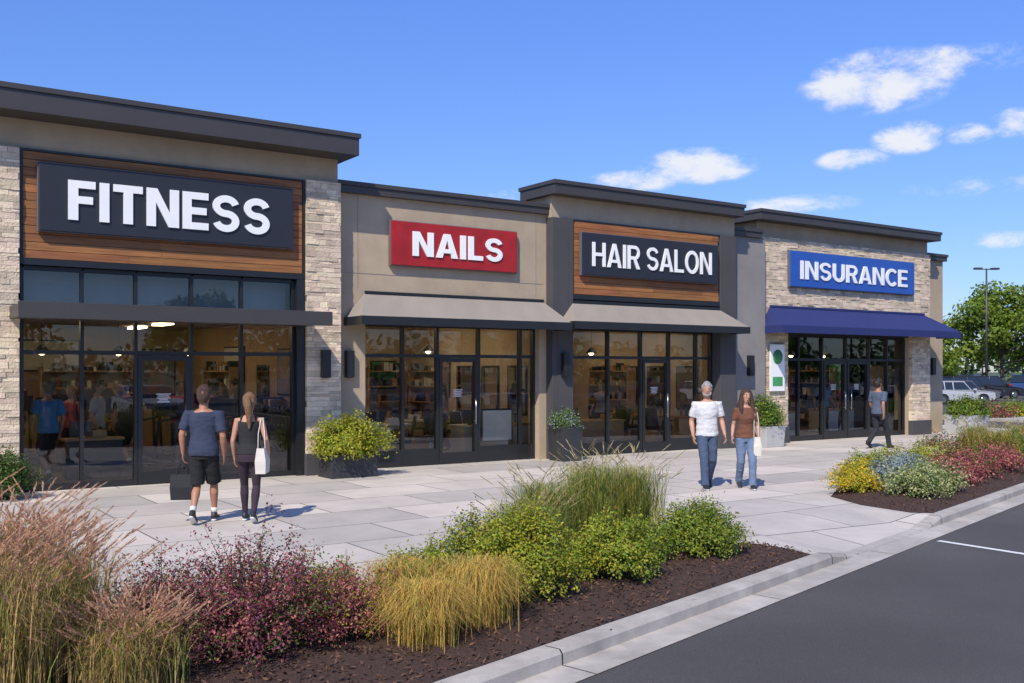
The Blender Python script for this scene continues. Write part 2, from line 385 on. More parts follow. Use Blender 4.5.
# ------------------------------------------------------------------ plants
def shrub(name, loc, rx, ry, h, n, lf, mats, frac=None, stems=220, spike=.0, lum=.13, s0=.4, jit=.8, asp=.55, parent=None, stemr=.004):
    th = rng.uniform(0, 2*np.pi, stems); u = rng.uniform(.02, 1, stems)**.9; q = np.sqrt(1-u*u)
    ph = rng.uniform(0, 6.28, 4)
    k = 1+lum*(np.sin(3*th+ph[0]+3*u)+.7*np.sin(5*th+ph[1]-4*u)) + rng.uniform(-.16, .08, stems) + spike*rng.random(stems)**2
    tip = np.stack([rx*q*np.cos(th)*k, ry*q*np.sin(th)*k, np.maximum(h*(.12+.88*u)*k, .03)], 1)
    base = np.stack([rng.normal(0, rx*.12, stems), rng.normal(0, ry*.12, stems), np.full(stems, .0)], 1)
    bul = np.zeros((stems, 3)); bul[:, 2] = h*.15
    def pt(i, s): return base[i]*(1-s)+tip[i]*s+bul[i]*(4*s*(1-s))
    idx = rng.integers(0, stems, n); s = (s0+(1.02-s0)*rng.random(n)**.75)[:, None]
    P = pt(idx, s)+rng.normal(0, lf*1.1, (n, 3)); P[:, 2] = np.maximum(P[:, 2], .015)
    out = tip[idx]/np.array([rx, ry, h]); out /= np.linalg.norm(out, axis=1)[:, None]+1e-6; out[:, 2] += .35
    Vt, Q = leafquads(P, out, lf, lf*asp, jit, up=spike*2)
    if frac:
        sm = rng.choice(len(mats), stems, p=frac); lm = rng.choice(len(mats), n, p=frac); mi = np.where(rng.random(n) < .55, sm[idx], lm)
    else: mi = np.zeros(n, int)
    a = base; c = tip; m = pt(np.arange(stems), .5); sd = rng.normal(0, 1, (stems, 3)); sd[:, 2] = 0; sd /= np.linalg.norm(sd, axis=1)[:, None]; sd *= stemr
    S = np.stack([a-sd, a+sd, m+sd, m-sd, c+sd*.3, c-sd*.3], 1).reshape(-1, 3); o = len(Vt)
    ar = np.arange(stems)*6+o
    SQ = np.concatenate([np.stack([ar, ar+1, ar+2, ar+3], 1), np.stack([ar+3, ar+2, ar+4, ar+5], 1)])
    return np_obj(name, np.concatenate([Vt, S]), np.concatenate([Q, SQ]), mats+[M['twig']], np.concatenate([mi, np.full(len(SQ), len(mats))]), loc, parent)
def grass(name, loc, R, h, n, wdt, mats, plumes=0, arch=.5, spread=.12, pl=.16, pw=.012, pm_=1, parent=None, pR=.75, m=70, gfrac=0.):
    seg = 6; th = rng.uniform(0, 2*np.pi, n); hh = h*rng.uniform(.5, 1., n); rr = R*rng.uniform(.15, 1., n)
    base = np.stack([rng.normal(0, spread, n), rng.normal(0, spread, n), np.zeros(n)], 1)
    d = np.stack([np.cos(th), np.sin(th), np.zeros(n)], 1)
    isP = np.arange(n) < plumes
    hh[isP] = h*rng.uniform(.80, 1.15, plumes); rr[isP] = R*rng.uniform(.05, pR, plumes)
    sd = np.stack([-np.sin(th), np.cos(th), np.zeros(n)], 1)
    sw = rng.normal(0, .12, (n, 1))*R
    Vs = []
    def cv(s):
        z = hh*(np.sin(s*np.pi*.5*(1+arch*.55)))
        z = np.where(isP, hh*np.sin(s*np.pi*.5*1.02), z)
        return base+d*(rr*s**1.8)[:, None]+sd*sw*s*s+np.stack([0*z, 0*z, z], 1)
    for i in range(seg+1):
        s = i/seg; wd = wdt*(1-s**2*.92)*.5; p = cv(s); wv = sd*np.where(isP, wd*.5, wd)[:, None]; Vs += [p-wv, p+wv]
    Vt = np.stack(Vs, 1).reshape(-1, 3); k = 2*(seg+1); b0 = np.arange(n)*k
    Q = np.concatenate([np.stack([b0+2*i, b0+2*i+1, b0+2*i+3, b0+2*i+2], 1) for i in range(seg)])
    gm = np.where(rng.random(n) < gfrac, len(mats)-1, 0); mi = np.tile(gm, seg)
    if plumes:
        ii = np.repeat(np.arange(plumes), m); t = rng.random(len(ii))
        p1 = cv(1.0)[ii]; p0 = cv(.9)[ii]; dr = p1-p0; dr /= np.linalg.norm(dr, axis=1)[:, None]; dr[:, 2] += .5
        dr /= np.linalg.norm(dr, axis=1)[:, None]
        P = p1+dr*(t*pl-.02)[:, None]; fat = pw*np.sin(np.pi*np.clip(t, .05, .97))**.6
        nr = rng.normal(0, 1, (len(ii), 3)); nr -= dr*(nr*dr).sum(1)[:, None]; nr /= np.linalg.norm(nr, axis=1)[:, None]
        e = P+nr*fat[:, None]+dr*.022; sdv = np.cross(nr, dr)*.0022
        W = np.stack([P-sdv, P+sdv, e+sdv*.4, e-sdv*.4], 1).reshape(-1, 3); o = len(Vt)
        Q2 = np.arange(len(W)).reshape(-1, 4)+o; Vt = np.concatenate([Vt, W]); Q = np.concatenate([Q, Q2]); mi = np.concatenate([mi, np.full(len(Q2), pm_)])
    return np_obj(name, Vt, Q, mats, mi, loc, parent)

# near bed, left to right
for x, y, h, R in [(.95, -10.8, 1.0, .55), (1.25, -11.2, .84, .48), (.45, -10.3, 1.1, .55), (.8, -11.7, .9, .5), (-.4, -11.1, 1.1, .6), (1.5, -11.8, .5, .36), (1.25, -10.5, .8, .48)]:
    grass('fountain_grass', (x, y, .03), R, h, 1300, .006, [M['gtan'], M['plume'], M['ggreen']], plumes=170, arch=.6, spread=.13, pl=.17, pw=.011, pR=.8, m=60, gfrac=.3)
shrub('barberry_shrub', (2.42, -11.42, .05), .66, .62, .68, 19000, .026, [M['lpurple'], M['lpink'], M['lgreen']], [.60, .23, .17], 420, spike=.45, lum=.08)
shrub('barberry_shrub', (1.95, -10.85, .05), .45, .45, .52, 6000, .026, [M['lpurple'], M['lgreen'], M['lpink']], [.55, .25, .2], 220, spike=.45, lum=.08)
shrub('coral_shrub', (3.14, -11.50, .05), .36, .34, .52, 6500, .024, [M['lpink'], M['lpurple'], M['lyel']], [.72, .06, .22], 180, spike=.3)
grass('golden_grass', (3.58, -11.85, .04), .46, .48, 1900, .0055, [M['ggold'], M['ggreen']], arch=1.0, spread=.09, gfrac=.14)
grass('golden_grass', (4.20, -11.60, .04), .48, .54, 1900, .0055, [M['ggold'], M['ggreen']], arch=.95, spread=.10, gfrac=.14)
grass('golden_grass', (3.8, -11.1, .04), .45, .50, 1400, .006, [M['ggold'], M['ggreen']], arch=.9, spread=.10, gfrac=.3)
shrub('spirea_shrub', (3.3, -10.8, .05), .42, .42, .42, 5000, .03, [M['lyel'], M['lgreen']], [.6, .4], 160)
shrub('spirea_shrub', (4.35, -10.55, .05), .42, .42, .44, 6000, .03, [M['lyel'], M['lbright']], [.6, .4], 180)
shrub('spirea_shrub', (4.95, -11.15, .05), .56, .50, .78, 16000, .033, [M['lyel'], M['lbright']], [.72, .28], 320, lum=.08)
shrub('spirea_shrub', (5.2, -10.0, .05), .46, .42, .56, 6000, .032, [M['lyel'], M['lgreen']], [.5, .5], 200)
shrub('spirea_shrub', (6.12, -10.98, .05), .50, .46, .62, 13000, .032, [M['lbright'], M['lyel']], [.62, .38], 320, lum=.08)
shrub('spirea_shrub', (6.85, -10.5, .05), .36, .36, .42, 6000, .03, [M['lgreen'], M['lbright']], [.5, .5], 200)
shrub('spirea_shrub', (7.68, -10.52, .05), .56, .5, .58, 13000, .032, [M['lbright'], M['lgreen'], M['lyel']], [.6, .2, .2], 320, lum=.08)
for x, y, h in [(6.2, -9.75, .85), (6.9, -9.65, 1.0), (7.5, -9.65, .95), (5.75, -10.1, .7)]:
    grass('feather_grass', (x, y, .03), .50, h, 1500, .007, [M['ggreen'], M['plumel'], M['ggold']], plumes=60, arch=.5, spread=.13, pl=.16, pw=.008, gfrac=.15)
# right bed
sp = dict(stems=150)
for x, y, r, h, ms, fr in [(13.75, -8.05, .45, .32, ['lyel', 'fyel'], [.6, .4]), (14.6, -7.5, .5, .40, ['fyel', 'lyel'], [.35, .65]), (15.6, -7.0, .5, .45, ['lyel', 'lbright'], [.6, .4]),
        (14.5, -8.2, .45, .48, ['lsilver'], [1]), (15.3, -7.9, .4, .5, ['lsilver'], [1]), (13.85, -9.0, .55, .46, ['lcream', 'lgreen'], [.75, .25]), (14.8, -8.75, .55, .46, ['lcream', 'lgreen'], [.7, .3]),
        (16.6, -6.9, .7, .5, ['lyel', 'lbright'], [.7, .3]), (16.0, -8.3, .6, .42, ['lpink', 'lred'], [.6, .4]), (17.3, -7.9, .7, .5, ['lred', 'lgreen'], [.7, .3]), (18.6, -7.6, .7, .5, ['lpink', 'lred'], [.6, .4]),
        (18.0, -6.6, .6, .5, ['lcream', 'lyel'], [.5, .5]), (19.6, -5.9, .7, .55, ['lpink', 'lgreen'], [.5, .5]), (21.5, -6.8, .8, .5, ['lgreen', 'lbright'], [.6, .4]), (23, -5.2, .8, .45, ['lred', 'lgreen'], [.5, .5]),
        (25, -4.6, .8, .45, ['lgreen', 'lyel'], [.6, .4]), (27, -4.2, .8, .45, ['lyel', 'lgreen'], [.6, .4]), (29, -3.8, .9, .45, ['lred', 'lgreen'], [.6, .4])]:
    shrub('perennial_shrub', (x, y, .08), r, r*.9, h, 3800, .045, [M[k] for k in ms], fr, **sp)
for x, y in [(19.8, -7.0), (21.0, -5.8), (22.2, -6.2), (20.4, -7.6)]:
    grass('feather_grass', (x, y, .06), .55, .75, 900, .012, [M['ggreen'], M['plumel'], M['ggold']], plumes=40, arch=.5, spread=.15, pl=.2, pw=.015, gfrac=.3)

# planters
def planter(name, loc, sx, sy, h, m, taper=.0):
    b = MB(); x, y, t = sx/2, sy/2, .035; k = 1-taper
    def ringz(xx, yy, z): return [(-xx, -yy, z), (xx, -yy, z), (xx, yy, z), (-xx, yy, z)]
    vs = ringz(x*k, y*k, .0)+ringz(x, y, h)+ringz(x-t, y-t, h)+ringz(x-t, y-t, h-.08)
    fs = []
    for q in range(3):
        for j in range(4): fs.append((q*4+j, q*4+(j+1) % 4, (q+1)*4+(j+1) % 4, (q+1)*4+j))
    fs.append((3, 2, 1, 0)); b.add(vs, fs, 0); b.add(ringz(x-t, y-t, h-.07), [(0, 1, 2, 3)], 1)
    e = empty(name, loc); b.obj('planter_box', [m, M['soil']], e, .008); return e
p = planter('planter_with_shrub', (8.22, -.68, .002), .95, .62, .46, M['planterd'])
shrub('foliage', (0, 0, .34), .74, .60, .72, 15000, .058, [M['lyel'], M['lbright']], [.75, .25], 340, parent=p, lum=.2)
p = planter('planter_with_grass', (13.70, -.38, .002), .58, .58, .78, M['planterd'], .12)
shrub('foliage', (0, 0, .72), .32, .32, .34, 2500, .05, [M['lgreen'], M['lsilver']], [.7, .3], 120, spike=.3, parent=p)
p = planter('planter_with_shrub', (20.6, -.15, .002), .75, .75, .55, M['planterl'], .1)
shrub('foliage', (0, 0, .45), .52, .5, .85, 6000, .06, [M['lgreen'], M['lbright']], [.6, .4], 200, parent=p)
p = planter('planter_with_shrub', (29.75, -.35, .002), 1.1, .9, .62, M['planterl'], .08)
shrub('foliage', (0, 0, .5), .72, .65, .62, 6000, .07, [M['lgreen'], M['lbright']], [.6, .4], 200, parent=p)
shrub('boxwood_shrub', (2.25, -.75, 0), .5, .5, .75, 9000, .04, [M['ldark'], M['lgreen']], [.5, .5], 250)

# ------------------------------------------------------------------ building helpers
def stone(b, x0, x1, z0, z1, yf, mi=0, dep=.12, seed=1):
    r = random.Random(seed); z = z0
    while z < z1-.005:
        h = min(r.choice([.05, .06, .075, .09, .11]), z1-z)
        if z1-(z+h) < .04: h = z1-z
        x = x0-r.uniform(0, .2)
        while x < x1:
            ln = r.uniform(.12, .42); a = max(x, x0); e = min(x+ln, x1)
            if e-a > .02:
                pr = r.uniform(0, .022); b.box(a+.002, e-.002, yf-pr, yf+dep, z+.002, z+h-.002, mi)
            x += ln
        z += h
def planks(b, x0, x1, z0, z1, yf, mi=0, seed=1, ph=.142):
    r = random.Random(seed); n = round((z1-z0)/ph); ph = (z1-z0)/n
    for i in range(n):
        z = z0+i*ph; x = x0-r.uniform(0, 2)
        while x < x1:
            ln = r.uniform(1.6, 3.4); a = max(x, x0); e = min(x+ln, x1)
            if e-a > .05: b.box(a+.002, e-.002, yf-r.uniform(0, .004), yf+.03, z+.004, z+ph-.005, mi)
            x += ln
def storefront(par, y, xs, zt, ztr, doors, zb=.10, top_rows=()):
    fr = MB(); gl = MB(); w_ = .055; d0, d1 = y-.06, y+.06
    rows = [zb, ztr, zt]+list(top_rows)
    for x in xs: fr.box(x-w_/2, x+w_/2, d0, d1, .0, rows[-1])
    for i in range(len(xs)-1):
        a, c = xs[i]+w_/2, xs[i+1]-w_/2
        for z in rows[1:]: fr.box(a, c, d0+.004, d1-.004, z-.035, z+.035)
        isd = i in doors
        if not isd: fr.box(a, c, d0+.004, d1-.004, .003, zb)
        z0 = .02 if isd else zb
        for k in range(len(rows)-1):
            u0, u1 = (rows[k]+.035 if k else z0), rows[k+1]-.035
            if not (isd and k == 0):
                q = [random.uniform(-.003, .003) for _ in range(2)]
                gl.quad((a, y+q[0], u0), (c, y-q[0], u0), (c, y-q[0]+q[1], u1), (a, y+q[0]+q[1], u1))
        if isd:
            s_ = .085; zt_ = rows[1]-.04
            fr.box(a+.006, a+s_, d0-.012, d1-.01, .015, zt_); fr.box(c-s_, c-.006, d0-.012, d1-.01, .015, zt_)
            fr.box(a+s_, c-s_, d0-.010, d1-.012, .015, .24); fr.box(a+s_, c-s_, d0-.010, d1-.012, zt_-.09, zt_)
            gl.quad((a+s_, y, .24), (c-s_, y, .24), (c-s_, y, zt_-.09), (a+s_, y, zt_-.09))
    fr.obj('window_frames', [M['black']], par); gl.obj('window_glass', [M['glass']], par)
    hd = MB(); dc = MB()
    for i in doors:
        hx = xs[i+1]-.14 if doors.index(i) == 0 else xs[i]+.14
        if len(doors) == 1: hx = xs[i+1]-.13
        hd.loft([(hx, d0-.07, .85), (hx, d0-.07, 1.45)], [.014, .014], 8)
        for z in (.92, 1.38): hd.loft([(hx, d0-.07, z), (hx, d0+.0, z)], [.01, .01], 6, ref=(0, 0, 1))
        cx = (xs[i]+xs[i+1])/2
        for k in range(5): ww = [.13, .10, .12, .08, .11][k]; dc.box(cx-ww, cx+ww, y-.006, y-.003, 1.60-k*.035, 1.612-k*.035)
    if doors: hd.obj('door_handles', [M['shiny']], par); dc.obj('opening_hours_decal', [M['white']], par)
def interior(par, x0, x1, y0, y1, zc, wall, lamps, lx=2.6):
    b = MB(); b.box(x0, x1, y0, y1, .006, .012, 1); b.box(x0, x1, y1, y1+.1, .0, zc, 0)
    b.box(x0-.05, x0, y0, y1, .0, zc, 0); b.box(x1, x1+.05, y0, y1, .0, zc, 0); b.box(x0, x1, y0, y1, zc, zc+.08, 2)
    b.obj('interior_shell', [wall, M['intfloor'], M['ceil']], par)
    l = MB(); nx = max(2, int((x1-x0)/lx))
    for i in range(nx):
        for j in range(lamps):
            cx = x0+(i+.5)*(x1-x0)/nx; cy = y0+2.0+j*(y1-y0-2.0)/lamps
            l.box(cx-.12, cx+.12, cy-.45, cy+.45, zc-.06, zc-.02)
    l.obj('ceiling_lights', [M['lamp']], par)

# sans-serif channel letters, drawn as strokes in a unit-high box
def arc(cx, cy, rx, ry, a0, a1, n=18):
    return [(cx+rx*math.cos(math.radians(a0+(a1-a0)*i/n)), cy+ry*math.sin(math.radians(a0+(a1-a0)*i/n))) for i in range(n+1)]
def ribbon(pts, t):
    n = len(pts); Lf = []; Rt = []
    for i in range(n):
        p = V(pts[i]); d0 = (p-V(pts[i-1])).normalized() if i else None; d1 = (V(pts[i+1])-p).normalized() if i < n-1 else None
        d = (d0+d1).normalized() if d0 and d1 else (d0 or d1)
        k = 1/max(.5, d.dot(d0)) if d0 and d1 else 1
        nrm = V((-d.y, d.x))*t/2*k; Lf.append(p+nrm); Rt.append(p-nrm)
    return [[Lf[i], Lf[i+1], Rt[i+1], Rt[i]] for i in range(n-1)]
def glyph(c, t):
    T = t/2; h = t*.84; Hh_ = h/2
    R = lambda x0, x1, y0, y1: [[(x0, y0), (x1, y0), (x1, y1), (x0, y1)]]
    if c == 'I': return t, [R(0, t, 0, 1)]
    if c == 'F': return .62, [R(0, t, 0, 1), R(t, .62, 1-h, 1), R(t, .56, .42, .42+h)]
    if c == 'E': return .66, [R(0, t, 0, 1), R(t, .66, 1-h, 1), R(t, .61, .5-Hh_, .5+Hh_), R(t, .66, 0, h)]
    if c == 'T': return .70, [R(0, .70, 1-h, 1), R(.35-T, .35+T, 0, 1-h)]
    if c == 'L': return .60, [R(0, t, 0, 1), R(t, .60, 0, h)]
    if c == 'H': return .78, [R(0, t, 0, 1), R(.78-t, .78, 0, 1), R(t, .78-t, .5-Hh_, .5+Hh_)]
    if c == 'N': return .80, [R(0, t, 0, 1), R(.80-t, .80, 0, 1), [[(t*.2, 1), (t*1.15, 1), (.80-t*.2, 0), (.80-t*1.15, 0)]]]
    if c == 'A':
        w = .86; return w, [[[(0, 0), (t*1.08, 0), (w/2+t*.12, .86), (w/2-t*.56, 1), ]], [[(w, 0), (w-t*1.08, 0), (w/2-t*.12, .86), (w/2+t*.56, 1)]], [[(w/2-t*.57, 1), (w/2+t*.57, 1), (w/2, .72), (w/2-.01, .72)]], R(.22, w-.22, .20, .20+h*.9)]
    if c == 'S':
        w = .74; ry = (1-h/2-.5)/2; return w, [ribbon(arc(w/2, 1-Hh_-ry, w/2-T, ry, 14, 270, 26)+arc(w/2, Hh_+ry, w/2-T, ry, 90, -166, 26)[1:], h)]
    if c == 'O': return .92, [ribbon(arc(.46, .5, .46-T, .51-Hh_, 0, 360, 44), t*.95)]
    if c == 'C': return .82, [ribbon(arc(.45, .5, .45-T, .51-Hh_, 42, 318, 34), t*.95)]
    if c == 'U': return .78, [ribbon([(T, 1), (T, .34)]+arc(.39, .34, .39-T, .34-Hh_, 180, 360, 22)[1:]+[(.78-T, 1)], t)]
    if c == 'R':
        w = .76; ry = (1-Hh_-.47)/2; cy = 1-Hh_-ry; cx = w-T-ry-.02
        return w, [R(0, t, 0, 1), ribbon([(t, 1-Hh_), (cx, 1-Hh_)]+arc(cx, cy, ry+.02, ry, 90, -90, 16)[1:]+[(t, .47)], h), [[(.33, .44), (.33+t*1.1, .44), (w, 0), (w-t*1.2, 0)]]]
    return .22, []
def sign(name, x0, x1, z0, z1, y, mat, text, tx0, tx1, tz0, tz1, t=.2, gap=.12):
    e = empty(name)
    b = MB(); b.box(x0, x1, y-.13, y, z0, z1, 0); b.obj('panel', [mat], e, .012)
    b = MB(); b.box(x0-.015, x1+.015, y-.10, y-.02, z0-.015, z1+.015, 0); b.obj('panel_edge', [M['rim']], e, .004)
    adv = 0; polys = []
    for c in text:
        w, parts = glyph(c, t)
        for k, part in enumerate(parts): polys.append((adv, k, part))
        adv += w+gap
    W = adv-gap; sx = (tx1-tx0)/W; sz = tz1-tz0; b = MB()
    for ad, k, part in polys:
        yf = y-.158-.0012*k
        for poly in part:
            P = [(tx0+(ad+p[0])*sx, tz0+p[1]*sz) for p in poly]; n = len(P)
            b.add([(p[0], yf, p[1]) for p in P]+[(p[0], y-.128, p[1]) for p in P], [tuple(range(n))]+[(i, (i+1) % n, (i+1) % n+n, i+n) for i in range(n)])
    b.obj('letters', [M['white']], e)
    return e
def sconce(x, y, z=2.16):
    b = MB(); b.box(x-.085, x+.085, y-.13, y-.005, z-.27, z+.27); b.box(x-.06, x+.06, y-.10, y-.03, z-.28, z-.27); b.obj('wall_sconce', [M['black']], None, .006)
def awning(par, x0, x1, tx0, tx1, yw, yf, zt, zf, zb, mat, band):
    b = MB()
    A, B_, C, D_ = (tx0, yw-.01, zt), (tx1, yw-.01, zt), (x1, yf, zf), (x0, yf, zf)
    n = 8
    for i in range(n):
        f0, f1 = i/n, (i+1)/n; a0 = V(A).lerp(V(B_), f0); a1 = V(A).lerp(V(B_), f1); c0 = V(D_).lerp(V(C), f0); c1 = V(D_).lerp(V(C), f1)
        m0 = (a0+c0)/2; m1 = (a1+c1)/2; mm = (m0+m1)/2-V((0, 0, .014)); am = (a0+a1)/2; cm = (c0+c1)/2
        b.add([c0, cm, c1, m0, mm, m1, a0, am, a1], [(0, 1, 4, 3), (1, 2, 5, 4), (3, 4, 7, 6), (4, 5, 8, 7)], 0, False)
    b.add([D_, A, (x0, yw-.01, zf)], [(0, 2, 1)], 0); b.add([C, B_, (x1, yw-.01, zf)], [(0, 1, 2)], 0)
    b.box(x0-.02, x1+.02, yf-.03, yf+.06, zb, zf, 1); b.box(x0-.02, x0+.05, yf+.06, yw-.01, zb, zf-.004, 1); b.box(x1-.05, x1+.02, yf+.06, yw-.01, zb, zf-.004, 1)
    b.box(x0+.05, x1-.05, yf+.06, yw-.01, zb+.06, zb+.09, 1)
    b.box(tx0, tx1, yw-.05, yw-.004, zt-.01, zt+.05, 1)
    b.obj('awning', [mat, band], par)
def cornice(par, x0, x1, y0, y1, z0, z1):
    b = MB(); b.box(x0, x1, y0, y1, z0, z1-.09); b.box(x0-.03, x1+.03, y0-.03, y1+.03, z1-.088, z1)
    x = x0+1.2
    while x < x1: b.box(x-.004, x+.004, y0-.006, y0+.01, z0+.005, z1-.095, 0); x += 2.4
    b.obj('roof_fascia', [M['fascia']], par, .006)

# ---- fitness studio
F = empty('fitness_studio_building')
b = MB()
b.box(-6, 1.3, 0, .3, 0, 6.2); b.box(1.3, 8.32, .0, .3, 5.72, 6.2); b.box(1.3, 8.32, .03, .3, 3.83, 5.72)
b.box(-6, -5.8, .3, 13, 0, 6.2); b.box(8.12, 8.32, .3, 13, 0, 6.2); b.box(-5.8, 8.12, 12.8, 13, 0, 6.2)
b.box(1.3, 2.60, .0, .3, 0, 3.83, 0); b.box(7.52, 8.32, .0, .3, 0, 3.83, 0)
b.obj('stucco_walls', [M['stucco']], F)
b = MB(); b.box(-5.8, 8.12, .3, 12.8, 5.9, 6.1); b.obj('roof_deck', [M['roofm']], F)
b = MB(); stone(b, 1.3, 2.6, .3, 5.7, -.10, 0, .11, 2); stone(b, 7.62, 8.34, .42, 5.72, -.10, 0, .11, 3); b.obj('stone_piers', [M['stone']], F)
b = MB(); b.box(1.31, 2.59, -.07, -.003, .3, 5.69); b.box(7.63, 8.33, -.07, -.003, .42, 5.71); b.obj('stone_backing', [M['mortar']], F)
b = MB(); b.box(1.28, 2.6, -.15, -.004, 0, .3); b.box(7.60, 8.36, -.15, -.004, 0, .42); b.obj('pier_plinths', [M['char']], F, .006)
b = MB(); planks(b, 2.66, 7.56, 3.90, 5.68, -.03, 0, 5); b.obj('cedar_cladding', [M['wood']], F)
b = MB(); b.box(2.6, 2.655, -.05, .025, 3.80, 5.72); b.box(7.565, 7.62, -.05, .025, 3.80, 5.72); b.box(2.655, 7.565, -.05, .025, 3.79, 3.895); b.box(2.655, 7.565, -.05, .025, 5.685, 5.72)
b.box(7.45, 7.61, -.05, .2, 0, 3.785); b.obj('dark_trim', [M['black']], F)
cornice(F, -6.5, 8.5, -.6, 13.4, 6.2, 6.62)
storefront(F, .12, [2.66, 3.60, 4.49, 5.47, 6.40, 7.42], 2.95, 2.34, [2], top_rows=(3.75,))
b = MB(); b.box(2.45, 7.63, -1.2, -.0, 2.88, 3.08); b.box(2.42, 7.66, -1.23, -1.2, 2.85, 3.11); b.obj('steel_canopy', [M['fascia']], F, .006)
interior(F, -3, 8.0, .32, 9, 3.1, M['intwall'], 3, 3.0)
b = MB(); b.box(2.6, 7.45, .55, .65, 3.2, 3.83); b.obj('clerestory_added_backing', [M['bulk']], F)  # added box behind the clerestory, its colour imitates the sky reflection
sign('fitness_sign', 2.88, 7.32, 4.36, 5.49, -.04, M['signdark'], 'FITNESS', 3.33, 6.86, 4.57, 5.24, .225, .095)
sconce(7.98, -.13)

# ---- nail salon
Nn = empty('nail_salon_building')
b = MB(); b.box(8.34, 13.6, .2, .5, 3.2, 5.6); b.box(8.34, 9.02, .2, .5, 0, 3.2); b.box(13.4, 13.6, .2, .5, 0, 3.2)
b.box(8.34, 13.6, 12.6, 12.8, 0, 5.6); b.obj('stucco_walls', [M['stucco']], Nn)
b = MB(); b.box(8.34, 13.6, .5, 12.6, 5.2, 5.4); b.obj('roof_deck', [M['roofm']], Nn)
b = MB(); b.box(8.335, 9.0, .17, .196, 0, .35); b.obj('wall_plinth', [M['char']], Nn)
b = MB(); b.box(8.5, 13.5, .194, .199, 4.0, 4.008); b.box(8.85, 8.858, .194, .199, 3.7, 5.58); b.box(13.30, 13.308, .194, .199, 3.7, 5.58); b.obj('stucco_joints', [M['stucco2']], Nn)
cornice(Nn, 8.36, 13.6, .08, 12.9, 5.6, 5.83)
storefront(Nn, .42, [9.05, 9.98, 10.82, 11.88, 13.0, 13.37], 2.98, 2.34, [2], zb=.35)
b = MB(); b.box(9.02, 13.4, .3, .5, 3.02, 3.19); b.obj('lintel', [M['black']], Nn)
awning(Nn, 8.56, 13.70, 9.0, 13.5, .2, -.6, 3.60, 3.10, 2.93, M['fabric'], M['black'])
interior(Nn, 8.45, 13.75, .52, 7, 3.25, M['intwall2'], 2)
sign('nails_sign', 9.55, 12.70, 4.21, 5.12, .2, M['signred'], 'NAILS', 10.04, 12.30, 4.42, 4.93, .225, .10)
sconce(8.64, .2)

# ---- hair salon
Hh = empty('hair_salon_building')
b = MB(); b.box(13.6, 19.58, 0.0, .35, 5.53, 6.02); b.box(14.22, 19.0, .03, .35, 3.7, 5.53)
b.box(13.6, 13.8, .35, .8, 5.4, 6.02); b.box(19.38, 19.58, .35, .8, 5.4, 6.02); b.box(13.6, 19.58, .8, 1.0, 5.4, 6.02); b.obj('stucco_walls', [M['stucco']], Hh)
b = MB(); b.box(13.6, 14.2, -.04, .35, 0, 5.53); b.box(19.02, 19.6, -.04, .35, 0, 5.53); b.obj('charcoal_piers', [M['char']], Hh, .008)
b = MB(); b.box(13.75, 14.05, -.048, -.042, .5, 5.3); b.obj('pier_reveal', [M['char']], Hh)
b = MB(); b.box(13.8, 19.4, 12.6, 12.8, 0, 5.4); b.box(13.6, 13.75, 1.0, 12.8, 3.3, 5.4); b.box(19.45, 19.6, .4, 12.8, 0, 5.4); b.obj('rear_walls', [M['stucco']], Hh)
b = MB(); b.box(13.8, 19.4, .5, 12.6, 5.1, 5.3); b.obj('roof_deck', [M['roofm']], Hh)
b = MB(); planks(b, 14.26, 18.97, 3.80, 5.49, -.02, 0, 9); b.obj('cedar_cladding', [M['wood']], Hh)
b = MB(); b.box(14.205, 19.015, -.03, .03, 3.68, 3.79); b.box(14.205, 19.015, -.03, .03, 5.495, 5.528); b.box(14.2, 19.02, .1, .34, 3.05, 3.68); b.obj('dark_trim', [M['black']], Hh)
cornice(Hh, 13.46, 19.62, -.32, 1.05, 6.02, 6.33)
storefront(Hh, .30, [14.24, 15.5, 16.55, 17.5, 18.45, 18.98], 3.0, 2.34, [2], zb=.3)
awning(Hh, 13.80, 19.45, 14.2, 19.0, .0, -.62, 3.60, 3.14, 2.97, M['fabric'], M['black'])
interior(Hh, 13.85, 19.4, .45, 7.5, 3.3, M['intwall2'], 2)
sign('hair_salon_sign', 14.38, 18.82, 4.25, 5.23, -.03, M['signdark'], 'HAIR SALON', 14.66, 18.56, 4.46, 5.02, .165, .12)
sconce(13.92, -.05)

# ---- link wall + insurance
I = empty('insurance_office_building')
b = MB(); b.box(19.6, 21.0, .2, .5, 0, 5.6); b.obj('link_wall', [M['stucco2']], I)
cornice(I, 19.66, 20.8, .12, 3, 5.6, 5.83)
b = MB(); b.box(21.0, 28.95, .5, .8, 5.7, 6.12); b.box(21.0, 28.95, .53, .8, 3.1, 5.7); b.box(21.0, 22.18, .53, .8, 0, 3.1); b.box(28.0, 28.95, .53, .8, 0, 3.1)
b.box(21.0, 21.2, .8, 13, 0, 6.12); b.box(28.75, 28.95, .8, 13, 0, 6.12); b.box(21.2, 28.75, 12.8, 13, 0, 6.12)
b.box(28.95, 30.2, .75, 1.0, 0, 5.6); b.box(30.0, 30.2, 1.0, 13, 0, 5.6); b.obj('stucco_walls', [M['stucco']], I)
b = MB(); b.box(21.2, 28.75, .8, 12.8, 5.6, 5.8); b.box(19.6, 21, .5, 12, 5.2, 5.4); b.box(28.95, 30.0, 1, 12.8, 5.2, 5.4); b.obj('roof_deck', [M['roofm']], I)
b = MB(); stone(b, 21.0, 22.18, .45, 3.1, .42, 0, .11, 21); stone(b, 28.0, 28.97, .45, 3.1, .42, 0, .11, 22); stone(b, 21.0, 28.97, 3.1, 5.7, .42, 0, .11, 23); b.obj('stone_facing', [M['stone']], I)
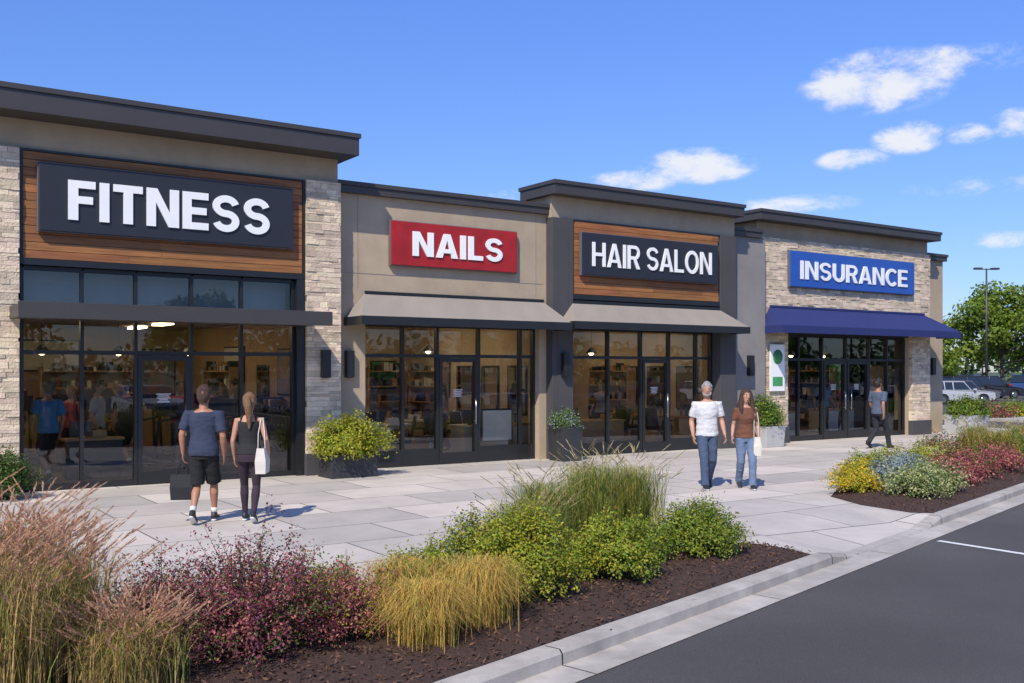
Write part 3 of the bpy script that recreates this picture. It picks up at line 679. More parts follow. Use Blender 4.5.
b = MB(); b.box(21.01, 22.17, .45, .527, .45, 3.1); b.box(28.01, 28.95, .45, .527, .45, 3.1); b.box(21.01, 28.95, .45, .527, 3.1, 5.69); b.obj('stone_backing', [M['mortar']], I)
b = MB(); b.box(20.99, 22.2, .37, .526, 0, .45); b.box(27.98, 29.0, .37, .526, 0, .45); b.obj('pier_plinths', [M['char']], I, .006)
cornice(I, 20.72, 29.08, .1, 13.2, 6.12, 6.40)
cornice(I, 29.12, 30.3, .65, 13.1, 5.6, 5.82)
storefront(I, .72, [22.2, 22.95, 24.0, 25.1, 26.2, 27.1, 27.98], 3.02, 2.34, [2, 3], zb=.15)
b = MB(); b.box(22.18, 28.0, .54, .8, 3.05, 3.09); b.obj('lintel', [M['black']], I)
awning(I, 21.0, 29.3, 21.4, 28.6, .4, -.4, 3.78, 3.24, 3.04, M['bluef'], M['bluef'])
interior(I, 21.2, 28.75, .82, 8, 3.3, M['intwall2'], 2)
sign('insurance_sign', 22.15, 27.95, 4.38, 5.38, .42, M['signblue'], 'INSURANCE', 22.55, 27.55, 4.60, 5.12, .19, .12)
sconce(20.35, .2); sconce(29.55, .75)
e = empty('blade_sign'); b = MB(); b.box(21.35, 21.95, .33, .37, 1.45, 2.75, 0); b.obj('board', [M['white']], e, .01)
b = MB(); b.loft([(21.65, .325, 2.4), (21.65, .32, 2.4)], [.2, .2], 20, ref=(0, 0, 1)); b.box(21.45, 21.85, .322, .328, 1.6, 1.85, 0); b.obj('logo', [M['artg']], e)

# ------------------------------------------------------------------ people
def remeshed(mb, name, mat, vox, it, parent):
    o = mb.obj('tmp', [mat]); r = o.modifiers.new('r', 'REMESH'); r.mode = 'VOXEL'; r.voxel_size = vox; r.use_smooth_shade = True
    s = o.modifiers.new('s', 'SMOOTH'); s.factor = .5; s.iterations = it
    dg = bpy.context.evaluated_depsgraph_get(); me = bpy.data.meshes.new_from_object(o.evaluated_get(dg)); me.name = name
    bpy.data.objects.remove(o); me.materials.clear(); me.materials.append(mat)
    for p in me.polygons: p.use_smooth = True
    n = bpy.data.objects.new(name, me); scene.collection.objects.link(n); n.parent = parent; return n
def folds(o, amp, sx, sz, seed):
    """press cloth folds into a garment mesh along its normals"""
    me = o.data; n = len(me.vertices); A = np.empty(n*3); B = np.empty(n*3); me.vertices.foreach_get('co', A); me.vertices.foreach_get('normal', B)
    A = A.reshape(-1, 3); B = B.reshape(-1, 3); D = np.empty(n)
    for i in range(n):
        p = V((A[i, 0]*sx+seed, A[i, 1]*sx, A[i, 2]*sz)); D[i] = mathutils.noise.noise(p)+.5*mathutils.noise.noise(p*2.1)
    A += B*(D*amp)[:, None]; me.vertices.foreach_set('co', A.ravel()); me.update()
def lerp3(a, b, t): return tuple(V(a).lerp(V(b), t))
TM = [(.84, .155, .105, -.01), (.92, .168, .118, -.01), (1.0, .16, .112, -.005), (1.08, .150, .105, 0), (1.17, .160, .110, .005), (1.27, .180, .120, .01), (1.35, .192, .122, .008), (1.41, .185, .105, 0), (1.455, .14, .082, -.005), (1.485, .078, .065, -.01)]
TW = [(.84, .165, .115, -.02), (.92, .182, .128, -.02), (1.0, .165, .112, -.01), (1.08, .132, .092, 0), (1.17, .132, .094, .005), (1.27, .148, .118, .02), (1.35, .155, .112, .012), (1.41, .148, .09, 0), (1.455, .11, .07, -.005), (1.485, .06, .055, -.01)]
def person(name, loc, facing, H, sex, skin, top, sleeve, bottom, bmat, shoe, sole, hair, hstyle, arms=None, legs=None, turn=0., vox=.0075, beard=False):
    e = empty(name, loc, math.atan2(-facing[0], facing[1]), H/1.785)
    T = TM if sex == 'm' else TW; shx = .195 if sex == 'm' else .160; k = 1.04 if sex == 'm' else .86
    A = {'Rs': (shx, 0, 1.415), 'Re': (shx+.06, -.05, 1.13), 'Rw': (shx+.055, .05, .89), 'Ls': (-shx, 0, 1.415), 'Le': (-shx-.06, -.03, 1.13), 'Lw': (-shx-.055, .07, .89)}
    if arms: A.update(arms)
    Gg = {'Rh': (.088, 0, .90), 'Rk': (.095, .17, .50), 'Ra': (.09, .21, .085), 'Rp': 0., 'Lh': (-.088, 0, .90), 'Lk': (-.092, .03, .485), 'La': (-.09, -.22, .15), 'Lp': -.55}
    if legs: Gg.update(legs)
    body = MB()
    body.loft([(0, y, z) for z, a, c, y in T], [(a, c) for z, a, c, y in T], 20)
    body.loft([(0, -.012, 1.44), (0, -.002, 1.52), (0, .008, 1.58)], [(.066*k, .066*k), (.056*k, .058*k), (.053*k, .058*k)], 14)
    cs, sn = math.cos(turn), math.sin(turn)
    hs_ = 1.06
    def rot(p):
        x, y, z = p[0]*hs_, p[1]*hs_, 1.55+(p[2]-1.55)*hs_ - .008
        return (x*cs-y*sn, x*sn+y*cs, z)
    HD = [(1.552, .026, .030, .058), (1.566, .042, .050, .042), (1.595, .058, .074, .022), (1.63, .067, .088, .010), (1.67, .073, .096, .003), (1.71, .0745, .098, -.002), (1.742, .068, .090, -.004), (1.768, .05, .068, -.005), (1.783, .024, .033, -.006)]
    o0 = len(body.v)
    body.loft([(0, y, z) for z, a, c, y in HD], [(a, c) for z, a, c, y in HD], 20)
    body.loft([(0, .092, 1.685), (0, .108, 1.655), (0, .112, 1.643), (0, .098, 1.634)], [.007, .011, .014, .010], 8)
    for sx in (-1, 1): body.ell((sx*.075, -.004, 1.662), (.010, .018, .03), 0, 8, 6)
    body.loft([(-.022, .088, 1.606), (0, .096, 1.606), (.022, .088, 1.606)], [.006, .009, .006], 8, ref=(0, 0, 1))
    for i in range(o0, len(body.v)): body.v[i] = rot(body.v[i])
    for s_ in 'RL':
        S, E, W = A[s_+'s'], A[s_+'e'], A[s_+'w']
        body.loft([lerp3(S, (0, 0, 1.40), .25), S, lerp3(S, E, .35), lerp3(S, E, .8), E, lerp3(E, W, .25), lerp3(E, W, .7), W],
                  [.05*k, .058*k, .052*k, .042*k, .040*k, .043*k, .033*k, .026*k], 12, rnd=True)
        d = (V(W)-V(E)).normalized(); fw = V((0, 1, 0)); fw = (fw-d*fw.dot(d)).normalized(); inn = d.cross(fw); sg = -1 if s_ == 'R' else 1
        if inn.x*sg < 0: inn = -inn
        p0 = V(W)
        body.loft([p0, p0+d*.03, p0+d*.065, p0+d*.09], [(.015, .025), (.014, .036), (.013, .040), (.010, .036)], 12, ref=tuple(fw))
        for q, (of, ln) in enumerate([(.029, .070), (.010, .078), (-.010, .074), (-.029, .058)]):
            b0 = p0+d*.082+fw*of; b1 = b0+d*ln*.5+inn*.006; b2 = b1+d*ln*.32+inn*.018; b3 = b2+d*ln*.18+inn*.018
            body.loft([b0-d*.01, b1, b2, b3], [.0095, .009, .008, .0068], 8, ref=tuple(fw), rnd=True)
        t0 = p0+d*.025+fw*.028; t1 = t0+d*.03+fw*.028+inn*.008; t2 = t1+d*.03+fw*.006+inn*.008
        body.loft([t0, t1, t2], [.013, .0105, .008], 8, ref=tuple(inn), rnd=True)
        Hp, Kn, An = Gg[s_+'h'], Gg[s_+'k'], Gg[s_+'a']
        body.loft([Hp, lerp3(Hp, Kn, .4), lerp3(Hp, Kn, .85), Kn, tuple(V(lerp3(Kn, An, .3))+V((0, -.012, 0))), lerp3(Kn, An, .7), An], [.083, .072, .053, .05, .056, .038, .034], 14, rnd=True)
    remeshed(body, 'body', skin, vox*.85, 2, e)
    t = MB(); inf = .012; zlo = .88 if sex == 'm' else .93; zhi = 1.48 if sleeve > 0 else 1.45
    TT = [x for x in T if x[0] > zlo+.02]
    zz = [zlo]+[x[0] for x in TT if x[0] < zhi]
    f = lambda z, c: float(np.interp(z, [x[0] for x in T], [x[c] for x in T]))
    fl = lambda z: (.016 if sex == 'm' else .008)*max(0, min(1, (1.2-z)/.15)) if sleeve > 0 else 0.
    t.loft([(0, f(z, 3), z) for z in zz], [(f(z, 1)+inf+fl(z), f(z, 2)+inf+fl(z)) for z in zz], 24)
    for s_ in 'RL':
        S, E, W = A[s_+'s'], A[s_+'e'], A[s_+'w']
        if sleeve > 0: t.loft([lerp3(S, (0, 0, 1.40), .35), S, lerp3(S, E, .4), lerp3(S, E, sleeve)], [.060*k, .072*k, .070*k, .068*k], 14)
        else: t.loft([(S[0]*.62, 0, 1.40), (S[0]*.62, -.01, 1.475)], [(.03, .07), (.022, .05)], 12)
    o = remeshed(t, 'top', top, vox, 1, e)
    if sleeve > 0: folds(o, .010, 7, 11, loc[0])
    t = MB(); inf = .004 if bottom == 'legging' else .012
    zz = [.84, .92, 1.0, 1.035]
    t.loft([(0, f(z, 3), z) for z in zz], [(f(z, 1)+inf*.7, f(z, 2)+inf*.7) for z in zz], 22)
    for s_ in 'RL':
        Hp, Kn, An = Gg[s_+'h'], Gg[s_+'k'], Gg[s_+'a']
        if bottom == 'shorts': t.loft([Hp, lerp3(Hp, Kn, .4), lerp3(Hp, Kn, .95)], [.102, .098, .098], 16)
        elif bottom == 'legging': t.loft([Hp, lerp3(Hp, Kn, .4), lerp3(Hp, Kn, .85), Kn, tuple(V(lerp3(Kn, An, .3))+V((0, -.012, 0))), lerp3(Kn, An, .7), lerp3(Kn, An, .93)], [.092, .079, .058, .055, .060, .043, .038], 16)
        else: t.loft([Hp, lerp3(Hp, Kn, .4), lerp3(Hp, Kn, .85), Kn, lerp3(Kn, An, .4), lerp3(Kn, An, .8), lerp3(Kn, An, 1.05)], [.098, .090, .077, .073, .070, .065, .070], 16)
    o = remeshed(t, 'trousers', bmat, vox, 1, e)
    if bottom != 'legging': folds(o, .008, 9, 13, loc[1])
    u = MB(); so_ = MB()
    for s_ in 'RL':
        An = V(Gg[s_+'a']); pt_ = Gg[s_+'p']; R = Matrix.Rotation(pt_, 3, 'X')
        def tr(p): return tuple(R @ V(p)+An)
        u.loft([tr((0, -.065, -.035)), tr((0, -.05, -.025)), tr((0, 0, -.015)), tr((0, .06, -.035)), tr((0, .13, -.048)), tr((0, .175, -.055)), tr((0, .195, -.06))],
               [(.022, .025), (.036, .042), (.038, .052), (.043, .036), (.047, .026), (.036, .020), (.015, .012)], 14, ref=(0, 0, 1))
        u.loft([tr((0, -.012, -.02)), tr((0, -.012, .03))], [(.04, .05), (.04, .045)], 14)
        so_.loft([tr((0, -.075, -.073)), tr((0, -.05, -.073)), tr((0, .05, -.073)), tr((0, .13, -.073)), tr((0, .18, -.073)), tr((0, .202, -.070))],
               [(.02, .011), (.036, .012), (.037, .012), (.047, .012), (.035, .012), (.012, .009)], 14, ref=(0, 0, 1))
        if bottom == 'shorts':
            so_.loft([tr((0, -.012, .03)), tr((0, -.012, .09))], [(.040, .044), (.041, .045)], 14)
    remeshed(u, 'shoes', shoe, vox*.8, 2, e); so_.obj('soles', [sole], e)
    h = MB()
    zlow = 1.575 if hstyle == 'short' else 1.56
    h.loft([(0, -.045, zlow), (0, -.042, 1.62), (0, -.037, 1.66), (0, -.020, 1.70), (0, -.004, 1.725), (0, -.002, 1.745), (0, -.002, 1.77), (0, -.004, 1.79), (0, -.006, 1.80)],
           [(.048, .045), (.073, .064), (.082, .070), (.085, .088), (.082, .102), (.076, .096), (.06, .078), (.036, .046), (.012, .016)], 18)
    for sx in (-1, 1): h.loft([(sx*.072, .012, 1.66), (sx*.074, .018, 1.70), (sx*.070, .03, 1.735)], [(.012, .016), (.014, .024), (.014, .03)], 10)
    if hstyle == 'pony':
        h.loft([(0, -.10, 1.72), (0, -.14, 1.70), (.01, -.15, 1.62), (.015, -.135, 1.52), (.02, -.125, 1.42), (.02, -.12, 1.33)], [.032, .040, .046, .044, .032, .012], 12, rnd=True)
    if hstyle == 'long':
        h.loft([(0, -.05, 1.70), (0, -.075, 1.60), (0, -.085, 1.50), (0, -.09, 1.42), (0, -.09, 1.34)], [(.08, .05), (.095, .045), (.115, .04), (.11, .035), (.08, .02)], 16)
        for sx in (-1, 1):
            h.loft([(sx*.055, .02, 1.765), (sx*.082, .03, 1.70), (sx*.094, .03, 1.62), (sx*.102, .035, 1.53), (sx*.106, .06, 1.44), (sx*.10, .08, 1.36)], [.027, .028, .034, .038, .036, .018], 10, rnd=True)
    if beard:
        h.loft([(-.064, .03, 1.625), (-.055, .07, 1.59), (0, .094, 1.572), (.055, .07, 1.59), (.064, .03, 1.625)], [.012, .015, .019, .015, .012], 10, ref=(0, 0, 1))
    for i in range(len(h.v)): h.v[i] = rot(h.v[i])
    o = remeshed(h, 'hair', hair, vox*.8, 1, e); folds(o, .006, 30, 14, 3.3)
    fd = MB()
    for sx in (-1, 1):
        fd.ell((sx*.030, .083, 1.672), (.013, .009, .007), 0, 10, 6); fd.ell((sx*.030, .0905, 1.672), (.0055, .003, .0055), 1, 8, 6)
        fd.loft([(sx*.015, .093, 1.69), (sx*.032, .091, 1.694), (sx*.047, .080, 1.689)], [.0035, .004, .003], 6, 2, ref=(0, 0, 1))
    fd.loft([(-.022, .092, 1.606), (0, .101, 1.606), (.022, .092, 1.606)], [.003, .006, .003], 8, 3, ref=(0, 0, 1))
    for i in range(len(fd.v)): fd.v[i] = rot(fd.v[i])
    fd.obj('face_details', [M['eyew'], M['dark'], hair, M['lip']], e)
    return e
M['eyew'] = pm('eye_white', (.7, .68, .65), .3, .02); M['lip'] = pm('lips', (.42, .14, .12), .5, .05)
skin = pm('skin', (.46, .245, .16), .5, .08, 8, spec=.35); skin2 = pm('skin_tan', (.36, .175, .105), .5, .08, 8, spec=.35)
cl = lambda n, c, b_=.5: pm(n, c, .9, .08, 6, b_, 9)
navy = cl('navy_cotton', (.026, .036, .068)); blk = cl('black_cotton', (.010, .010, .012)); tank = cl('tank_black', (.016, .016, .018)); plum = cl('plum_leggings', (.034, .020, .030), .2)
whitec = cl('white_cotton', (.56, .56, .56), .7); denim = cl('denim', (.050, .075, .13), .7); denim2 = cl('denim_light', (.12, .17, .26), .7); brown = cl('rust_blouse', (.14, .055, .030), .7)
bluegrey = cl('chambray', (.075, .10, .15), .7); darkt = cl('dark_trousers', (.018, .020, .026), .5)
hbrown = pm('hair_brown', (.055, .026, .012), .55, .45, 60, .6, 80, stretch=(3, 3, .6)); hblond = pm('hair_light_brown', (.20, .105, .042), .5, .5, 60, .6, 80, stretch=(3, 3, .6)); hgrey = pm('hair_grey', (.27, .26, .25), .6, .4, 60, .6, 80); hdark = pm('hair_dark', (.02, .014, .010), .6, .3, 40, .6, 80)
shb = pm('shoe_black', (.02, .02, .022), .5); shw = pm('shoe_white', (.65, .65, .63), .5)
bagb = pm('paper_bag_black', (.008, .009, .011), .7, .1, 4, .2, 12); bagw = pm('tote_canvas', (.62, .58, .50), .9, .06, 8, .4, 12)

def shopping_bag(loc, facing, w_, d_, h_, mat, hl, name):
    """bag whose handle loops rise hl above its top; loc is the handle point"""
    e = empty(name, loc, math.atan2(-facing[0], facing[1])); b = MB()
    x, y = w_/2, d_/2; zt = -hl; zb = -hl-h_
    def rg(k, z, yy=1): return [(-x*k, -y*k*yy, z), (x*k, -y*k*yy, z), (x*k, y*k*yy, z), (-x*k, y*k*yy, z)]
    vs = rg(.94, zb)+rg(1.02, (zb+zt)/2)+rg(.97, zt, .7)+rg(.95, zt, .62)+rg(.92, zb+.02, .9)
    fs = [(3, 2, 1, 0)]
    for q in range(4):
        for j in range(4): fs.append((q*4+j, q*4+(j+1) % 4, (q+1)*4+(j+1) % 4, (q+1)*4+j))
    b.add(vs, fs, 0)
    for yy in (-y*.66, y*.66):
        b.loft([(-x*.45, yy, zt-.03), (-x*.42, yy*.9, zt+hl*.5), (-x*.15, yy*.2, -.004), (x*.15, yy*.2, -.004), (x*.42, yy*.9, zt+hl*.5), (x*.45, yy, zt-.03)], [.007]*6, 6, 0, ref=(0, 1, 0))
    b.obj('bag', [mat], e, .004); return e
def place(e, p, H):
    a = e.rotation_euler.z; s_ = H/1.785; x, y, z = p
    return (e.location.x+(x*math.cos(a)-y*math.sin(a))*s_, e.location.y+(x*math.sin(a)+y*math.cos(a))*s_, e.location.z+z*s_)

away = (.50, .86)
LW = (-.27, .02, .92)
m1 = person('man', (4.13, -4.94, .004), away, 1.82, 'm', skin2, navy, .78, 'shorts', blk, shb, sole=shw, hair=hbrown, hstyle='short',
            arms={'Lw': LW, 'Le': (-.27, -.04, 1.16)})
hp = place(m1, (LW[0]-.005, LW[1]-.005, LW[2]-.135), 1.82)
shopping_bag(hp, away, .30, .13, .34, bagb, .15, 'shopping_bag')
flip = {'Lh': (-.088, 0, .90), 'Lk': (-.095, .15, .50), 'La': (-.09, .17, .085), 'Lp': 0., 'Rh': (.088, 0, .90), 'Rk': (.092, .03, .485), 'Ra': (.09, -.18, .13), 'Rp': -.45}
w1 = person('woman', (4.66, -5.20, .004), away, 1.72, 'w', skin, tank, 0, 'legging', plum, shb, shw, hblond, 'pony', legs=flip,
            arms={'Re': (.24, -.07, 1.15), 'Rw': (.25, .08, .94)})
hp = place(w1, (.185, -.03, 1.45), 1.72)
shopping_bag(hp, (away[1], -away[0]), .34, .14, .34, bagw, .40, 'tote_bag')
m2 = person('man', (12.50, -5.95, .004), (-.50, -.866), 1.82, 'm', skin, whitec, .74, 'long', denim, shb, shw, hgrey, 'short', turn=-.25,
            arms={'Le': (-.26, -.02, 1.14), 'Lw': (-.28, .09, .91)}, beard=True)
w2 = person('woman', (13.04, -6.34, .004), (-.60, -.80), 1.70, 'w', skin, brown, .66, 'long', denim2, shb, shw, hbrown, 'long', turn=.25, legs=flip,
            arms={'Re': (.22, -.02, 1.14), 'Rw': (.26, .09, .95)})
hp = place(w2, (-.175, .0, 1.46), 1.70)
shopping_bag(hp, (-.80, .60), .36, .13, .32, bagw, .50, 'tote_bag')
m3 = person('man', (22.6, -2.2, .004), (.93, -.05), 1.80, 'm', skin2, bluegrey, .78, 'long', darkt, shb, shb, hdark, 'short',
            legs={'Rk': (.095, .22, .50), 'Ra': (.09, .30, .085), 'La': (-.09, -.27, .16)}, arms={'Rw': (.24, -.10, .90), 'Re': (.24, -.12, 1.15), 'Le': (-.24, 0, 1.14), 'Lw': (-.25, .15, .93)})
def copy_person(src, loc, rz, name, swap=None):
    e = empty(name, loc, rz, src.scale[0])
    for c in src.children:
        o = bpy.data.objects.new(c.name.split('.')[0], c.data); scene.collection.objects.link(o); o.parent = e
        if swap and c.name.split('.')[0] in swap:
            o.material_slots[0].link = 'OBJECT'; o.material_slots[0].material = swap[c.name.split('.')[0]]
    return e
teal = cl('teal_shirt', (.05, .18, .36)); redc = cl('red_shirt', (.36, .04, .05)); greyc = cl('grey_shirt', (.28, .28, .28))
copy_person(m1, (3.25, 1.2, .012), .3, 'gym_visitor', {'top': teal})
for x, y, r, s_, c in [(4.0, 3.2, 2.5, w1, redc), (4.3, 2.2, -2, m1, greyc), (5.2, 4.5, 1, w1, greyc), (6.0, 2.6, 3, m1, redc), (6.9, 1.6, -1, w1, redc), (5.8, 5.6, .5, m1, blk), (3.0, 4.2, 1.5, m1, redc), (7.3, 3.0, 1, m1, greyc), (2.9, 2.3, 1, w1, redc), (5.0, 2.9, .4, m1, blk), (6.4, 3.9, 2.2, w1, blk), (7.5, 4.6, 2.2, w1, teal), (6.5, 2.0, .4, m1, blk)]:
    copy_person(s_, (x, y, .012), r, 'gym_visitor', {'top': c})
copy_person(m3, (25.6, 1.9, .012), 2.9, 'office_visitor', {'top': teal})
copy_person(w1, (17.2, 2.6, .012), 2.0, 'salon_client', {'top': greyc})
copy_person(w1, (27.2, 2.4, .012), 1.0, 'office_visitor', {'top': redc})
copy_person(w2, (12.6, 3.2, .012), 1.0, 'salon_client', {'top': greyc})

# ------------------------------------------------------------------ indoor furniture
def treadmill():
    b = MB(); b.box(-.38, .38, -.85, .85, .02, .18, 0); b.box(-.27, .27, -.8, .7, .18, .2, 1)
    for sx in (-.34, .34): b.loft([(sx, .65, .15), (sx, .8, 1.2)], [.035, .03], 8); b.loft([(sx, .8, 1.1), (sx, .3, 1.0)], [.025, .025], 8, ref=(0, 0, 1))
    b.box(-.4, .4, .72, .84, 1.1, 1.45, 0); b.box(-.25, .25, .70, .72, 1.2, 1.42, 2); return b
scr = pm('dark_screen', (.03, .05, .08), .15, .3)
t0 = treadmill().obj('treadmill', [M['dark'], M['rubber'], scr], loc=(4.0, 3.9, .012))
for i, x in enumerate([2.6, 5.2, 6.4, 7.4]): inst(t0, (x, 3.4+.1*i, .012), 0)
for i, x in enumerate([2.0, 3.4, 4.8, 6.1, 7.2]): inst(t0, (x, 5.6, .012), .0)
for i, (x, y) in enumerate([(5.9, 1.5), (7.1, 2.2), (4.9, 2.0)]): inst(t0, (x, y, .012), -1.3)
def rack(x, y, w_, rz=0, name='display_shelf', z1=2.1):
    r = random.Random(int(x*10+y)); b = MB(); b.box(0, .04, 0, .35, .0, z1, 0); b.box(w_-.04, w_, 0, .35, .0, z1, 0)
    z = .3
    while z < z1:
        b.box(.04, w_-.04, 0, .35, z, z+.03, 0); xx = .08
        while xx < w_-.15:
            ww = r.uniform(.05, .16); b.box(xx, xx+ww, .06, .28, z+.03, z+.03+r.uniform(.08, .24), r.choice([1, 2, 3, 4, 4, 4])); xx += ww+r.uniform(.02, .15)
        z += .42
    o = b.obj(name, [M['woodl'], M['cream'], M['art'], M['woodl'], M['dark']]); o.location = (x, y, .012); o.rotation_euler.z = rz
for x, y, w_ in [(-1, 8.5, 2), (4.3, 8.5, 2.2), (12.2, 6.5, 1.2), (14.6, 7.0, 1.8), (17.4, 7.0, 1.6), (22, 7.5, 2), (25.6, 7.5, 2)]: rack(x, y, w_)
for x, y, w_, z1 in [(7.63, 3.6, 1.8, 1.4), (7.63, 6.4, 2.0, 2.1), (13.38, 6.4, 1.6, 2.1), (19.03, 5.4, 1.8, 2.1), (28.38, 5.6, 1.8, 2.1)]: rack(x, y, w_, -math.pi/2, z1=z1)
def dumbbells(x, y):
    b = MB()
    for z in (.35, .75, 1.1):
        b.box(-.2, .2, -1, 1, z, z+.04, 0)
        for k in range(9): b.loft([(-.14, -.9+k*.22, z+.11), (.14, -.9+k*.22, z+.11)], [.02, .02], 6, 0, ref=(0, 0, 1)); b.loft([(-.16, -.9+k*.22, z+.11), (-.07, -.9+k*.22, z+.11)], [.07, .07], 10, 0, ref=(0, 0, 1)); b.loft([(.07, -.9+k*.22, z+.11), (.16, -.9+k*.22, z+.11)], [.07, .07], 10, 0, ref=(0, 0, 1))
    for s_ in (-1, 1): b.box(-.22, .22, s_*.98-.03, s_*.98+.03, .0, 1.2, 0)
    b.obj('dumbbell_rack', [M['dark']], loc=(x, y, .012))
dumbbells(7.72, 1.7)
def wall_mirror(x, y0, y1, z0, z1):
    b = MB(); b.box(x-.03, x, y0-.05, y1+.05, z0-.05, z1+.05, 0); b.box(x-.035, x-.03, y0, y1, z0, z1, 1); b.obj('wall_mirror', [M['dark'], M['mirror']])
for x, y0, y1 in [(7.99, 2.9, 3.5), (13.74, 1.2, 1.9), (13.74, 2.4, 3.1), (13.74, 3.6, 4.3), (19.39, 1.2, 1.9), (19.39, 2.4, 3.1), (19.39, 3.6, 4.3)]: wall_mirror(x, y0, y1, 1.0, 2.1)
def station(x, y, rz):
    b = MB(); b.box(-.55, .55, -.2, .2, .72, .78, 0); b.box(-.5, -.1, -.18, .18, .3, .72, 1)
    for k, c in enumerate([2, 3, 2, 1]): b.loft([(-.4+k*.2, 0, .78), (-.4+k*.2, 0, .92+.03*(k % 2)), (-.4+k*.2, 0, .98)], [.03, .03, .012], 8, c)
    o = b.obj('salon_station', [M['woodl'], M['cream'], M['art'], teal]); o.location = (x, y, .012); o.rotation_euler.z = rz
for x, y, rz in [(13.52, 1.55, 1.57), (13.52, 2.75, 1.57), (13.52, 3.95, 1.57), (19.17, 1.55, 1.57), (19.17, 2.75, 1.57), (19.17, 3.95, 1.57), (9.4, 6.75, 0), (10.8, 6.75, 0)]: station(x, y, rz)
def desk(x, y, w_, d_, top, body, name='reception_desk'):
    b = MB(); b.box(x, x+w_, y, y+d_, .05, .72, 0); b.box(x-.03, x+w_+.03, y-.03, y+d_+.03, .725, .77, 1); b.box(x+.03, x+w_-.03, y+.03, y+d_-.03, .012, .05, 2)
    b.box(x+.1, x+.5, y+.2, y+.23, .80, 1.08, 2); b.box(x+.25, x+.35, y+.2, y+.24, .77, .8, 2); b.box(x+w_-.5, x+w_-.25, y+.15, y+.35, .77, .9, 1)
    b.obj(name, [body, top, M['dark']], None, .005)
desk(9.3, 1.3, .9, .5, M['cream'], M['cream'], 'manicure_table'); desk(12.0, 1.2, 1.2, .6, M['cream'], M['cream']); desk(10.3, 2.6, 1.1, .5, M['cream'], M['woodl'], 'manicure_table'); desk(11.6, 3.9, 1.1, .5, M['cream'], M['woodl'], 'manicure_table')
desk(15.0, 1.3, 1.9, .6, M['woodl'], M['woodl']); desk(22.8, 1.9, 1.6, .7, M['woodl'], M['cream'], 'office_desk'); desk(26.4, 2.4, 1.4, .7, M['woodl'], M['cream'], 'office_desk'); desk(24.4, 4.0, 1.5, .7, M['woodl'], M['cream'], 'office_desk')
desk(3.6, 1.5, 1.0, .35, M['woodl'], M['dark'])
def chair(x, y, r):
    b = MB(); b.box(-.26, .26, -.25, .25, .42, .52); b.loft([(0, -.24, .5), (0, -.3, .75), (0, -.34, 1.02)], [(.24, .04), (.25, .04), (.22, .035)], 12)
    b.loft([(0, 0, .1), (0, 0, .42)], [.04, .04], 10, 1); b.loft([(0, 0, .02), (0, 0, .06)], [.28, .26], 18, 1)
    for sx in (-.29, .29): b.loft([(sx, -.2, .5), (sx, -.15, .68), (sx, .2, .68)], [.03]*3, 8)
    o = b.obj('salon_chair', [M['dark'], M['shiny']], None, .02); o.location = (x, y, .012); o.rotation_euler.z = r
for x, y, r in [(9.8, 2.1, 0), (10.4, 1.3, 1), (11.4, 1.7, 2), (12.8, 2.4, -1.5), (12.8, 3.7, -1.5), (10.9, 3.6, 3), (15.9, 2.5, 2), (17.0, 1.7, 1), (18.4, 1.6, -1.5), (18.4, 2.8, -1.5), (18.4, 4.0, -1.5), (16.6, 3.6, 0), (23.8, 3.0, 3), (25.0, 3.2, 0), (27.3, 3.4, 3)]: chair(x, y, r)
def picture(x, y, z, w_, h_, m):
    b = MB(); b.box(x, x+w_, y-.03, y, z, z+h_, 0); b.box(x+.04, x+w_-.04, y-.036, y-.03, z+.04, z+h_-.04, 1); b.obj('framed_picture', [M['dark'], m])
for x, y, z, w_, h_, m in [(11.1, 6.99, 1.3, .9, 1.2, M['art']), (12.5, 6.99, 1.5, .8, .8, M['artg']), (9.0, 6.99, 1.4, 1.0, .8, M['cream']), (16.5, 7.49, 1.3, .8, 1.1, M['art']), (24.2, 7.99, 1.5, 1, .8, M['artg']), (6.8, 8.99, 1.3, .9, 1.3, M['art']), (3.7, 8.99, 2.0, 1.6, .8, M['cream'])]: picture(x, y, z, w_, h_, m)
def side_picture(x, y, z, w_, h_, m):
    b = MB(); b.box(x-.03, x, y, y+w_, z, z+h_, 0); b.box(x-.036, x-.03, y+.04, y+w_-.04, z+.04, z+h_-.04, 1); b.obj('framed_picture', [M['dark'], m])
for x, y, z, w_, h_, m in [(7.99, .9, 1.5, 1.4, 1.0, M['art']), (7.99, 4.4, 1.7, 1.4, .9, M['cream']), (13.74, 4.7, 1.3, .8, 1.1, M['art']), (28.74, 1.6, 1.3, 1.0, .9, M['art']), (28.74, 3.4, 1.3, .8, 1.0, M['artg'])]: side_picture(x, y, z, w_, h_, m)
picture(12.0, .50, .42, .85, .75, M['cream'])
pl_ = emit('pendant_glow', (1, .7, .38), 12)
for x, y, z in [(3.6, 4, 2.4), (5.1, 4, 2.4), (6.6, 4, 2.4), (15.6, 3, 2.5), (17.2, 3, 2.5), (23.6, 3, 2.5), (25.4, 3, 2.5), (27.0, 3, 2.5), (10.2, 3.2, 2.5), (12.2, 3.2, 2.5)]:
    b = MB(); b.loft([(0, 0, 0), (0, 0, .05), (0, 0, .16)], [.16, .13, .03], 16, 0); b.loft([(0, 0, .16), (0, 0, .7)], [.006, .006], 6, 0); b.ell((0, 0, -.01), (.07, .07, .05), 1, 8, 4)
    b.obj('pendant_lamp', [M['dark'], pl_], loc=(x, y, z))

